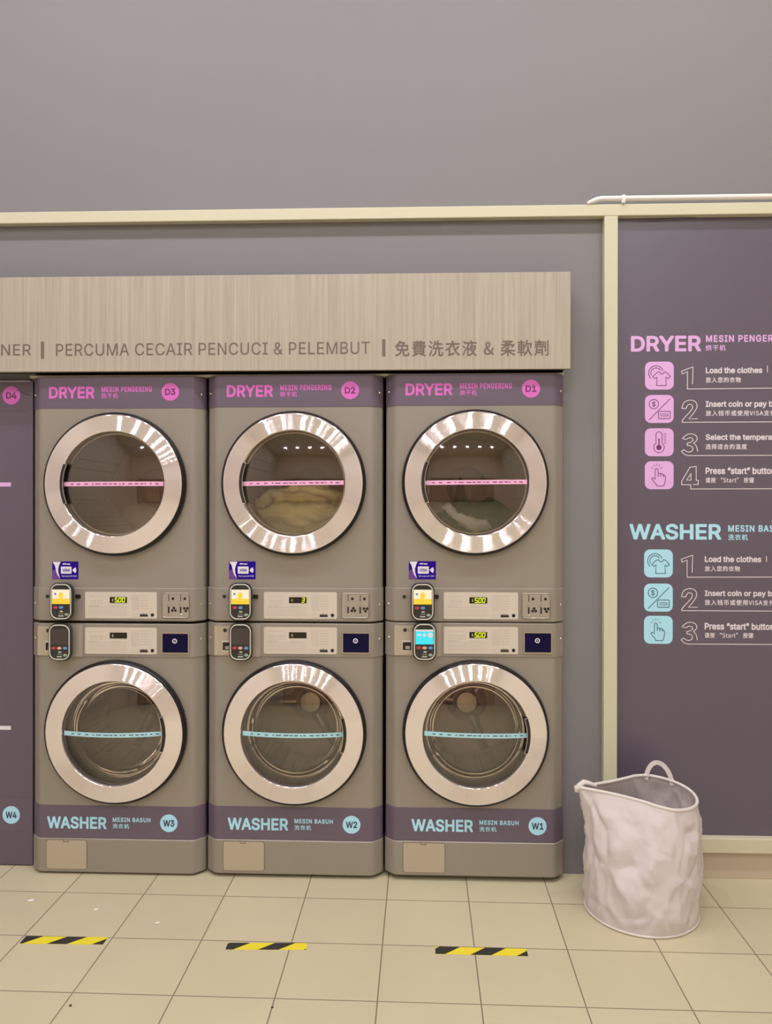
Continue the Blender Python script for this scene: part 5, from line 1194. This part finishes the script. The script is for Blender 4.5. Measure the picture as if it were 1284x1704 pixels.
# ------------------------------------------------------------------ card terminals
def make_terminal(x, z, face, label):
    t = thing('card_terminal', label, 'card reader', (x, -.0031, z), 0, 'card terminals on the control panels')
    hw, hh = .0445, .0725
    m = MB()
    layers = [(.80, 0), (.84, -.004), (.92, -.018), (1.0, -.026), (1.02, -.031), (1.0, -.036), (.96, -.038)]
    rings = []
    for s, y in layers:
        rings.append([m.bm.verts.new((a, y, b)) for a, b in rr(-hw * s, hw * s, -hh * (s * .5 + .5), hh * (s * .5 + .5), .030 * s, 8)])
    for A, B in zip(rings, rings[1:]):
        for i in range(len(A)):
            j = (i + 1) % len(A)
            m.bm.faces.new((A[i], A[j], B[j], B[i]))
    m.bm.faces.new(rings[0])
    m.bm.faces.new(rings[-1])
    m.build('housing', M['charcoal'], t, 40)
    bz = [(a, -.0385, b) for a, b in rr(-.0385, .0385, -.066, .066, .026, 8)]
    MB().tube(bz, .0025, 8, closed=True).build('bezel', M['bezel'], t, 60)
    f = -.038
    ztop = .047 if face != 'off' else .052
    zbot = -.010
    if face == 'yellow':
        s = MB().box(-.0345, .0345, f - .0008, f, zbot + .001, ztop).build('screen', M['screen_white'], t)
        MB().box(-.0345, .0345, f - .0012, f - .0007, zbot + .001, zbot + .022).build('screen_banner', M['screen_yellow'], s)
        m = MB().prism([(-.006, zbot + .022), (-.010, .026), (-.004, .036), (.004, .036), (.010, .026), (.006, zbot + .022)], f - .0012, f - .0007)
        m.build('screen_picture', M['screen_yellow'], s)
        MB().disc(-.022, .030, .0045, f - .0012, f - .0007, 16).build('screen_icon', M['btn_blue'], s)
    elif face == 'cyan':
        s = MB().box(-.0345, .0345, f - .0008, f, zbot + .001, ztop).build('screen', M['screen_cyan'], t)
        m = MB()
        m.box(-.0345, .0345, f - .0012, f - .0007, .040, ztop)
        m.box(-.028, -.011, f - .0012, f - .0007, .023, .030)
        m.box(-.005, .004, f - .0012, f - .0007, .020, .033)
        m.disc(.0215, .026, .0095, f - .0012, f - .0007, 24)
        m.build('screen_picture', M['white_gloss'], s)
    else:
        MB().rrect(-.034, .034, zbot, ztop, .008, f - .0006, f).build('screen', M['screen_off'], t)
    btn = [(-.0225, 'btn_red'), (0, 'btn_orange'), (.0225, 'btn_blue')] if face != 'yellow' else [(-.021, 'btn_red'), (.001, 'btn_blue')]
    for bx, mm in btn:
        o = MB().disc(bx, -.0225, .0085, f - .0018, f, 24, rz=.0055).build('button', M[mm], t, 40)
        o['label'] = mm[4:] + ' oval button'
    MB().disc(.0225, -.0495, .0080, f - .0016, f, 24, rz=.0052).build('button', M['btn_green'], t, 40)
    m = MB()
    m.box(-.004, .008, f - .0005, f, -.0405, -.0355)
    m.box(-.008, .010, f - .0005, f, -.0475, -.0462)
    m.box(-.010, .010, f - .0005, f, -.0575, -.0535)
    m.build('key_print', M['bezel'], t)
    return t


TX = -.2005
for i, nm in enumerate(('D3', 'D2', 'D1')):
    make_terminal(CX[i] + TX, 1.0765 + DZD[i], 'yellow', 'black card terminal with yellow lit screen on dryer ' + nm)
for i, (nm, fc, lb, ox) in enumerate((('W3', 'off', 'blank dark screen', -.004), ('W2', 'off', 'blank dark screen', .002), ('W1', 'cyan', 'bright cyan screen', .0075))):
    o = make_terminal(CX[i] + TX + ox, .9225 + DZW[i], fc, 'black card terminal with ' + lb + ' on washer ' + nm)
    o.location.y = -.0073

# ------------------------------------------------------------------ purple panel left of D3, marked D4 and W4
cv = thing('cover_panel', 'tall dark purple panel marked D4 and W4 beside dryer D3', 'panel', (-2.0, .06, 0))
cxo = 2.0
MB().box(XL + .3 + cxo, -1.534 + cxo, 0, .0195, .004, 1.9445, .002).build('board', M['purple'], cv)
b2 = MB().box(XL + .3 + cxo, -1.536 + cxo, -.0008, 0, 1.823, 1.943).build('colour_band', M['purple_band'], cv)
badge(b2, 'D4', -1.622 + cxo, 1.8875, .036, -.0008, M['pink'], M['plum'])
b3 = MB().box(XL + .3 + cxo, -1.536 + cxo, -.0008, 0, .140, .272).build('colour_band', M['purple_band'], cv)
badge(b3, 'W4', -1.622 + cxo, .2045, .0355, -.0008, M['cyan'], M['slate'], .64)
MB().rrect(-2.03 + cxo, -1.624 + cxo, 1.5225, 1.5385, .002, -.0008, 0).build('door_strip', M['pink_pale'], cv)
MB().rrect(-2.03 + cxo, -1.624 + cxo, .546, .5615, .002, -.0008, 0).build('door_strip', M['white_gloss'], cv)
# slightly lifted film edge near the top
MB().tube([(-1.700 + cxo, -.001, 1.9446), (-1.655 + cxo, -.002, 1.9450), (-1.62 + cxo, -.0012, 1.9444), (-1.57 + cxo, -.003, 1.9448), (-1.545 + cxo, -.0015, 1.9440)], .0017, 6).build('film_edge', M['white_gloss'], cv, 60)
MB().tube([(-1.602 + cxo, -.0005, 1.910), (-1.58 + cxo, -.003, 1.9005), (-1.558 + cxo, -.0035, 1.892), (-1.545 + cxo, -.003, 1.889)], [.0008, .003, .003, .0015], 8).build('film_wrinkle', M['purple_band'], cv, 60)

# ------------------------------------------------------------------ instruction board
PB = thing('instruction_board', 'dark purple instruction board with pink and cyan numbered steps', 'sign', (1.9, WY - .005, .1635))
MB().box(.7795 - 1.9, XR - .01 - 1.9, 0, .004, 0, 2.571 - .1635).build('board', M['purple'], PB)


def U(px): return .7892 + (px - 1028) * .002311 - 1.9
def V(py): return 1.4254 - (py - 851) * .0023525 - .1635


def ptxt(s, x0, x1, y0, y1, mm, bold=.012, track=None):
    return add_text('lettering', s, U(x0), U(x1), V(y1), V(y0), 0, mm, PB, bold, track=track)


ptxt('DRYER', 1049, 1166, 559.5, 585.5, M['pink_pale'], .028)
ptxt('MESIN PENGERING', 1174, 1313, 559, 570.5, M['pink_pale'], .018, 70)
ptxt('烘干机', 1173.5, 1207, 575, 585, M['pink_pale'], .02)
ptxt('WASHER', 1047, 1200, 871.5, 898, M['cyan'], .028)
ptxt('MESIN BASUH', 1211.5, 1307, 873.5, 884.5, M['cyan'], .018, 70)
ptxt('洗衣机', 1211.5, 1244, 888.5, 898.5, M['cyan'], .02)


def smooth(L, times=2, keep=70):
    """rounds a polyline, leaving its sharp corners and long straight runs alone"""
    for _ in range(times):
        out = [L[0]]
        for i in range(1, len(L) - 1):
            a, b, c = (Vector(q) for q in L[i - 1:i + 2])
            d1, d2 = b - a, c - b
            if d1.angle(d2) > radians(keep) or max(d1.length, d2.length) > 300:
                out.append(tuple(b))
            else:
                out += [tuple(b - d1 * .25), tuple(b + d2 * .25)]
        out.append(L[-1])
        L = out
    return L


class Art:
    """artwork units measured on the board: one unit = .2056 of a board step"""
    def __init__(self, ox, oy, du=0.0, dv=0.0):
        self.ox, self.oy, self.du, self.dv = ox, oy, du, dv
    def p(self, u, v):
        return (U(self.ox + (u + self.du) * .2056), V(self.oy + (v + self.dv) * .2056))
    def pts(self, L):
        return [self.p(u, v) for u, v in L]


DIG = {
    1: [[(641, 487), (645, 347), (553, 380), (558, 403), (600, 386), (600, 525), (2000, 517)]],
    2: [[(685, 765), (612, 766), (662, 705), (681, 668), (672, 632), (640, 614), (600, 616), (566, 637), (555, 680), (588, 683), (600, 655), (625, 645), (645, 662), (636, 695), (557, 775), (558, 793), (2000, 791)]],
    3: [[(684, 1030), (676, 985), (652, 962), (680, 938), (678, 905), (645, 886), (600, 887), (560, 922), (590, 934), (612, 917), (640, 920), (647, 940), (625, 957), (600, 960), (600, 980), (636, 984), (648, 1008), (632, 1032), (600, 1034), (572, 1014), (553, 1028), (570, 1050), (605, 1062), (2000, 1059)]],
    4: [[(648, 1296), (688, 1294), (690, 1262), (672, 1260), (672, 1150), (622, 1155), (555, 1268), (555, 1296), (628, 1297), (628, 1331), (2000, 1328)], [(630, 1205), (594, 1260), (630, 1260), (630, 1205)]],
}


def icon(A, v0, kind, mt, ml):
    """rounded tile with a line drawing; v0 = top of the tile in artwork units"""
    x0, z1 = A.p(256, v0)
    x1, z0 = A.p(489, v0 + 226)
    tile = MB().rrect(x0, x1, z0, z1, .023, -.0006, 0, 8).build('icon_tile', mt, PB)
    m = MB()
    wd = .0026
    y0, y1 = -.0011, -.0006
    B = Art(A.ox, A.oy, A.du, A.dv + v0)
    def ln(L, closed=False, w_=wd): m.ribbon(B.pts(L), w_, y0, y1, closed)
    def arc(cu, cv, r, a, b, n=28, closed=False): ln([(cu + r * cos(a + (b - a) * i / n), cv - r * sin(a + (b - a) * i / n)) for i in range(n + (0 if closed else 1))], closed)
    if kind == 'clothes':
        arc(345, 93, 60, .35, 3.95)
        arc(345, 93, 42, .55, 3.6)
        ln([(352, 88), (374, 82), (381, 95), (393, 101), (405, 95), (412, 82), (432, 88), (462, 120), (441, 137), (425, 124), (428, 193), (350, 193), (353, 124), (338, 137), (318, 122)], True)
    elif kind == 'pay':
        arc(328, 74, 38, 0, 2 * pi, 32, True)
        ln([(460, 30), (288, 203)])
        ln([(x, z) for x, z in [(372, 132), (454, 132), (461, 139), (461, 184), (454, 191), (372, 191), (365, 184), (365, 139)]], True)
        a, b = B.p(313, 98), B.p(343, 50)
        add_text('icon_lettering', '$', a[0], b[0], a[1], b[1], -.0006, ml, tile, 0)
        a, b = B.p(380, 176), B.p(447, 149)
        add_text('icon_lettering', 'VISA', a[0], b[0], a[1], b[1], -.0006, ml, tile, .01)
    elif kind == 'heat':
        a0 = 2.22
        bulb = [(370 + 42 * cos(pi / 2 + .62 + (2 * pi - 1.24) * i / 24), 155 - 42 * sin(pi / 2 + .62 + (2 * pi - 1.24) * i / 24)) for i in range(25)]
        top = [(370 + 25 * cos(pi * i / 10), 53 - 25 * sin(pi * i / 10)) for i in range(11)]
        ln(bulb + top, True)
        c = B.p(370, 155)
        m.disc(c[0], c[1], .0105, y0, y1, 24)
        y0 -= .0002
        ln([(370, 150), (370, 82)], False, .0045)
        for k in range(7):
            ln([(410, 42 + k * 13), (424 if k % 2 else 430, 42 + k * 13)], False, .0016)
    else:
        ln(smooth([(340, 146), (340, 72), (344, 62), (352, 58), (360, 62), (364, 72), (364, 100), (385, 98), (405, 106), (420, 118), (424, 140), (418, 172), (408, 200), (352, 200), (346, 182), (322, 158), (312, 140), (324, 132)], 1), True)
        y0 -= .0002
        for fx, fa, fb in ((364, 100, 124), (385, 99, 125), (405, 107, 128)):
            ln([(fx, fa), (fx, fb)])
        for a_ in (-1.25, -.6, 0, .6, 1.25):
            ln([(352 + 30 * sin(a_), 66 - 30 * cos(a_)), (352 + 46 * sin(a_), 66 - 46 * cos(a_))], False, .002)
    m.build('icon_lines', ml, tile)


def step(A, n, src, en, en_box, cn, cn_box, bar=None):
    """outlined number with its underline and two lines of text"""
    m = MB()
    for L in DIG[n]:
        m.ribbon(Art(A.ox, A.oy, 0, src).pts(smooth(L) if n in (2, 3) else L), .0028, -.0006, 0)
    m.build('step_number', M['white_ink'], PB)
    for s, (u0, u1, v0, v1), bd in ((en, en_box, .02), (cn, cn_box, .016)):
        a, b = A.p(u0, v1), A.p(u1, v0)
        add_text('lettering', s, a[0], b[0], a[1], b[1], 0, M['white_ink'], PB, bd)
    if bar:
        a, b = A.p(bar[0], bar[2]), A.p(bar[0] + 6, bar[1])
        MB().box(a[0], b[0], -.0006, 0, a[1], b[1]).build('divider', M['white_ink'], PB)


D_ = Art(1020, 540)
icon(D_, 303, 'clothes', M['pink_pale'], M['plum'])
icon(D_, 572, 'pay', M['pink_pale'], M['plum'])
icon(D_, 841, 'heat', M['pink_pale'], M['plum'])
icon(D_, 1107, 'press', M['pink_pale'], M['plum'])
step(D_, 1, 0, 'Load the clothes', (748, 1203, 352, 400), '放入您的衣物', (748, 1031, 430, 475), (1242, 340, 394))
step(D_, 2, 0, 'Insert coin or pay by', (748, 1325, 622, 682), '放入钱币或使用VISA支付', (748, 1312, 698, 743))
step(D_, 3, 0, 'Select the temperature', (748, 1395, 890, 948), '选择适合的温度', (748, 1080, 968, 1012))
step(D_, 4, 0, 'Press “start” button', (748, 1308, 1158, 1212), '请按 “Start” 按键', (748, 1138, 1238, 1282))
W_ = Art(1020, 850, -5, 0)
icon(W_, 312, 'clothes', M['cyan'], M['slate'])
icon(W_, 588, 'pay', M['cyan'], M['slate'])
icon(W_, 848, 'press', M['cyan'], M['slate'])
step(W_, 1, 10, 'Load the clothes', (748, 1203, 365, 413), '放入您的衣物', (748, 1031, 443, 487), (1242, 362, 410))
step(W_, 2, 12, 'Insert coin or pay by', (748, 1325, 640, 697), '放入钱币或使用VISA支付', (748, 1312, 715, 760))
step(W_, 3, 12, 'Press “start” button', (748, 1308, 903, 957), '请按 “Start” 按键', (748, 1140, 980, 1024))
# crease where the film was folded under the top trim
MB().tube([(U(1060), -.0005, V(371)), (U(1090), -.002, V(369)), (U(1130), -.003, V(366)), (U(1165), -.002, V(362)), (U(1185), -.0005, V(360.5))], [.001, .003, .004, .003, .001], 8).build('film_crease', M['purple'], PB, 60)

# ------------------------------------------------------------------ white conduit on the top trim
cd = thing('conduit', 'white plastic conduit lying along the top trim at right', 'pipe', (.66, .045, 2.6165))
pp = [(.002, 0, .004), (.012, 0, .008), (.035, 0, .0165), (.055, 0, .0205), (.08, 0, .0205), (2.5, 0, .0205)]
MB().tube(pp, [.006, .008, .0105, .0108, .0108, .0108], 16).build('pipe', M['pvc'], cd, 60)
m = MB()
m.box(.132, .146, -.0125, .0125, 0, .033, .004)
m.build('pipe_clip', M['pvc'], cd, 40)

# ------------------------------------------------------------------ laundry in the dryers, and a heap in place of a reflection
def heap(name, mm, label, cat, cx, cy, z0, rx, ry, rz, seed, amp, peaks=(), group=None, subdiv=5):
    bm = bmesh.new()
    bmesh.ops.create_icosphere(bm, subdivisions=subdiv, radius=1.0)
    for v in bm.verts:
        p = v.co.copy()
        n = p.normalized()
        q = Vector((p.x * 1.5 + seed, p.y * 1.5, p.z * 2.2))
        r1 = 1 - abs(noise.noise(q * 1.3)) * 2
        r2 = 1 - abs(noise.noise(q * 2.9 + Vector((7, 3, 1)))) * 2
        d = amp * (r1 * .7 + r2 * .35)
        p += n * d
        for ax, wd, ht in peaks:
            if p.z > 0:
                p.z += ht * math.exp(-((p.x - ax) / wd) ** 2) * max(0.0, n.z) ** 1.5
        v.co = Vector((p.x * rx, p.y * ry, p.z * rz))
    R = .205
    for v in bm.verts:      # rest in the bowl of the drum
        wx, wz = v.co.x, z0 + v.co.z
        r = math.hypot(wx + cx[1], wz)
        if r > R:
            s = R / r
            v.co.x = (wx + cx[1]) * s - cx[1]
            v.co.z = wz * s - z0
    me = bpy.data.meshes.new(name)
    bm.to_mesh(me)
    bm.free()
    for p in me.polygons:
        p.use_smooth = True
    me.materials.append(mm)
    o = bpy.data.objects.new(name, me)
    COL.objects.link(o)
    o.location = (cx[0] + cx[1], cy, DCZ + z0)
    return tag(o, label, cat, group)


heap('drum_heap', M['khaki_cloth'], 'rumpled khaki cloth behind the porthole of dryer D2', 'laundry', (CX[1], .02), .215, -.125, .185, .10, .105, 3.1, .38)
heap('drum_heap', M['green_reflection'], 'dark green peaked heap in dryer D1, standing in for a reflection', 'laundry', (CX[2], .03), .33, -.16, .165, .10, .075, 9.4, .15, peaks=((-.42, .13, 2.0), (.45, .3, .6)))  # solid heap added in place of a green reflection in the glass
pth = [(-.122, .13, -.080), (-.100, .128, -.074), (-.085, .13, -.092), (-.07, .13, -.112), (-.045, .13, -.128), (-.015, .13, -.140), (.02, .13, -.148), (.05, .13, -.148), (.068, .132, -.166)]
wc = MB()
fine, rads = [], []
base_r = [.007, .018, .021, .016, .021, .024, .025, .021, .010]
for i in range(len(pth) - 1):
    for k in range(6):
        f = k / 6
        fine.append(Vector(pth[i]).lerp(Vector(pth[i + 1]), f))
        rads.append(base_r[i] * (1 - f) + base_r[i + 1] * f)
fine.append(Vector(pth[-1]))
rads.append(base_r[-1])
wc.tube(fine, rads, 28)
for v in wc.bm.verts:
    q = v.co * 34
    v.co += Vector((noise.noise(q), noise.noise(q + Vector((9, 0, 0))), noise.noise(q + Vector((0, 9, 0))))) * .011
    v.co.z -= .014
wo = wc.build('white_garment', M['white_cloth'], None, 80)
wo.location = (CX[2], 0, DCZ)
tag(wo, 'twisted white garment lying at the bottom of dryer D1', 'laundry')

# ------------------------------------------------------------------ laundry bag
bag = thing('laundry_bag', 'white cylindrical fabric laundry bag standing open on the tiles', 'laundry bag', (.805, -.19, 0))
NA, NZ_ = 160, 90
RB = .194


def rim_pt(a):
    """rim outline: round on the right, drawn to a flat lip on the left"""
    c, s = cos(a), sin(a)
    x = .185 * c + .006
    if c < 0:
        x = -.238 * (abs(c) ** 1.3) + .006
    prof = max(0.0, (c + 1.0) / 2.0)
    w_ = .150 * min(1.0, (prof ** .62) * 1.28)
    y = w_ * s
    z = .428 - .018 * max(0, c) + .008 * max(0, -c) + .022 * s * max(0.0, .35 + .65 * c) * (1 if s > 0 else 1.0)
    return Vector((x, y, z))


def base_pt(a):
    r = RB * (1 + .012 * sin(3 * a + .5))
    return Vector((r * cos(a), r * sin(a) * 1.0, .006))


def bag_pt(a, t):
    b, r = base_pt(a), rim_pt(a)
    k = t ** 1.7
    kx = t ** 1.7 if cos(a) > -.5 else t ** (1.7 + 5 * min(1.0, (-cos(a) - .5) / .4))
    p = Vector((b.x * (1 - kx) + r.x * kx, b.y * (1 - t ** 2.2) + r.y * t ** 2.2, b.z * (1 - t) + r.z * t))
    out = Vector((cos(a), sin(a), 0))
    bulge = .010 * sin(pi * min(1, t * 1.05))
    env = min(1.0, t * 9) * min(1.0, (1 - t) * 7)
    q = Vector((cos(a) * 2.1, sin(a) * 2.1, t * 2.6))
    e = (1 - abs(noise.noise(q * 1.15 + Vector((2.3, 1, 4)))) * 2.2) * .5
    e2 = (1 - abs(noise.noise(q * 2.6 + Vector((5, 8, 2)))) * 2.2) * .28
    d = noise.voronoi(q * 1.15 + Vector((1.7, 3.1, .4)))[0]
    fac = (d[1] - d[0])
    p += out * (bulge + env * (.020 * e + .012 * e2 - .022 * max(0.0, .35 - fac)))
    # soft slump near the left lip
    if cos(a) < -.6:
        p.x += .018 * sin(pi * t) * (-cos(a) - .6) / .4
    return p


m = MB()
g = [[m.bm.verts.new(bag_pt(2 * pi * i / NA, j / NZ_)) for i in range(NA)] for j in range(NZ_ + 1)]
for j in range(NZ_):
    for i in range(NA):
        k = (i + 1) % NA
        m.bm.faces.new((g[j][i], g[j][k], g[j + 1][k], g[j + 1][i]))
# bottom
cv_ = m.bm.verts.new((0, 0, .006))
for i in range(NA):
    m.bm.faces.new((g[0][(i + 1) % NA], g[0][i], cv_))
ob = m.build('bag_body', M['bag'], bag, 180)
sol = ob.modifiers.new('thickness', 'SOLIDIFY')
sol.thickness = .0016
sol.offset = -1
rim = [bag_pt(2 * pi * i / NA, 1.0) for i in range(NA)]
MB().tube(rim, .0058, 10, closed=True).build('rim', M['bag_trim'], bag, 80)
bs = [base_pt(2 * pi * i / NA) * 1.004 + Vector((0, 0, -.0005)) for i in range(NA)]
MB().tube(bs, .0045, 10, closed=True).build('base_piping', M['bag_trim'], bag, 80)


def strap(name, A, B, h, lean, w_):
    m = MB()
    n = 24
    rows = []
    for i in range(n + 1):
        f = i / n
        p = A.lerp(B, f)
        p.z += h * (sin(pi * f) ** .62) - .015 * (abs(2 * f - 1) ** 6)
        p += lean * sin(pi * f)
        rows.append(p)
    tn = (B - A).normalized()
    nrm = Vector((-tn.y, tn.x, 0)).normalized()
    vs = []
    for i, p in enumerate(rows):
        t = (rows[min(i + 1, n)] - rows[max(i - 1, 0)]).normalized()
        sd = nrm
        th = t.cross(sd).normalized() * .0012
        th, sd = sd * .002, t.cross(sd).normalized()
        vs.append([m.bm.verts.new(p + sd * w_ / 2 * s1 + th * s2) for s1, s2 in ((-1, -1), (1, -1), (1, 1), (-1, 1))])
    for i in range(n):
        for k in range(4):
            l = (k + 1) % 4
            m.bm.faces.new((vs[i][k], vs[i][l], vs[i + 1][l], vs[i + 1][k]))
    m.bm.faces.new(vs[0])
    m.bm.faces.new(vs[-1])
    return m.build(name, M['bag_trim'], bag, 60)


strap('handle', rim_pt(radians(74)), rim_pt(radians(42)), .055, Vector((0, .01, 0)), .016)
# folded second handle pressed into the left lip
m = MB()
tip = rim_pt(pi)
m.tube([tip + Vector((.075, .012, .000)), tip + Vector((.05, .008, .010)), tip + Vector((.03, .004, .016)), tip + Vector((.018, 0, .008)), tip + Vector((.004, -.002, -.004)), tip + Vector((.002, -.002, -.018))],
       [.006, .009, .010, .010, .010, .006], 12)
m.build('folded_handle', M['bag_trim'], bag, 80)

# ------------------------------------------------------------------ hazard tape on the floor
def tape(p0, p1, wd, phase, label):
    a, b = Vector((p0[0], p0[1], 0)), Vector((p1[0], p1[1], 0))
    L = (b - a).length
    t = thing('hazard_tape', label, 'floor tape', ((a + b) / 2)[:], math.atan2(b.y - a.y, b.x - a.x), 'hazard tapes in front of the machines')
    MB().box(-L / 2, L / 2, -wd / 2, wd / 2, .0002, .0009).build('tape_base', M['tape_yellow'], t)
    x = -L / 2 - .2 + phase
    pitch, bw, sl = .148, .066, .05
    while x < L / 2 + .1:
        # clip the slanted stripe to the tape's length
        poly = [(x, -wd / 2), (x + bw, -wd / 2), (x + bw + sl, wd / 2), (x + sl, wd / 2)]
        for lim, sg in ((-L / 2, 1), (L / 2, -1)):
            out = []
            for i in range(len(poly)):
                p, q = poly[i], poly[(i + 1) % len(poly)]
                ip, iq = (p[0] - lim) * sg >= 0, (q[0] - lim) * sg >= 0
                if ip:
                    out.append(p)
                if ip != iq:
                    f = (lim - p[0]) / (q[0] - p[0])
                    out.append((lim, p[1] + f * (q[1] - p[1])))
            poly = out
            if len(poly) < 3:
                break
        if len(poly) >= 3:
            MB().plan(poly, .0009, .0013).build('black_stripe', M['tape_black'], t)
        x += pitch
    return t


tape((-1.3027, -.4775), (-1.0265, -.4725), .045, .142, 'yellow and black hazard tape on the tiles before washer W3')
tape((-.618, -.488), (-.3565, -.4795), .040, .158, 'yellow and black hazard tape on the tiles before washer W2')
tape((.0635, -.484), (.3600, -.486), .043, .165, 'yellow and black hazard tape on the tiles before washer W1')

# ------------------------------------------------------------------ small litter
def scrap(name, x, y, s, mm, label, cat, seed, flat=.25):
    bm = bmesh.new()
    bmesh.ops.create_icosphere(bm, subdivisions=2, radius=1)
    for v in bm.verts:
        k = 1 + .5 * noise.noise(v.co * 1.7 + Vector((seed, 0, 0)))
        v.co = Vector((v.co.x * k * s[0], v.co.y * k * s[1], (v.co.z * k + 1) * s[0] * flat))
    zmin = min(v.co.z for v in bm.verts)
    for v in bm.verts:
        v.co.z -= zmin
    me = bpy.data.meshes.new(name)
    bm.to_mesh(me)
    bm.free()
    me.materials.append(mm)
    o = bpy.data.objects.new(name, me)
    COL.objects.link(o)
    o.location = (x, y, .0003)
    o.rotation_euler = (0, 0, seed)
    return tag(o, label, cat)


scrap('paper_scrap', -1.4012, -.2213, (.013, .006), M['paper'], 'white paper scrap on the tile at far left, below the W4 panel', 'litter', .2)
scrap('paper_scrap', -1.1402, -.2717, (.007, .007), M['paper'], 'white paper scrap on the tiles between washer W3 and its hazard tape', 'litter', 1.3)
scrap('paper_scrap', -.8907, -.3563, (.009, .005), M['paper'], 'small white paper scrap right of the hazard tape before washer W3', 'litter', .5)
scrap('grit_speck', -.9929, -.8151, (.005, .004), M['speck'], 'dark speck of grit on the front left tile', 'litter', 2.1)
scrap('grit_speck', -.4107, -.8001, (.004, .004), M['speck'], 'dark speck of grit on a tile joint at the lower middle', 'litter', .9)
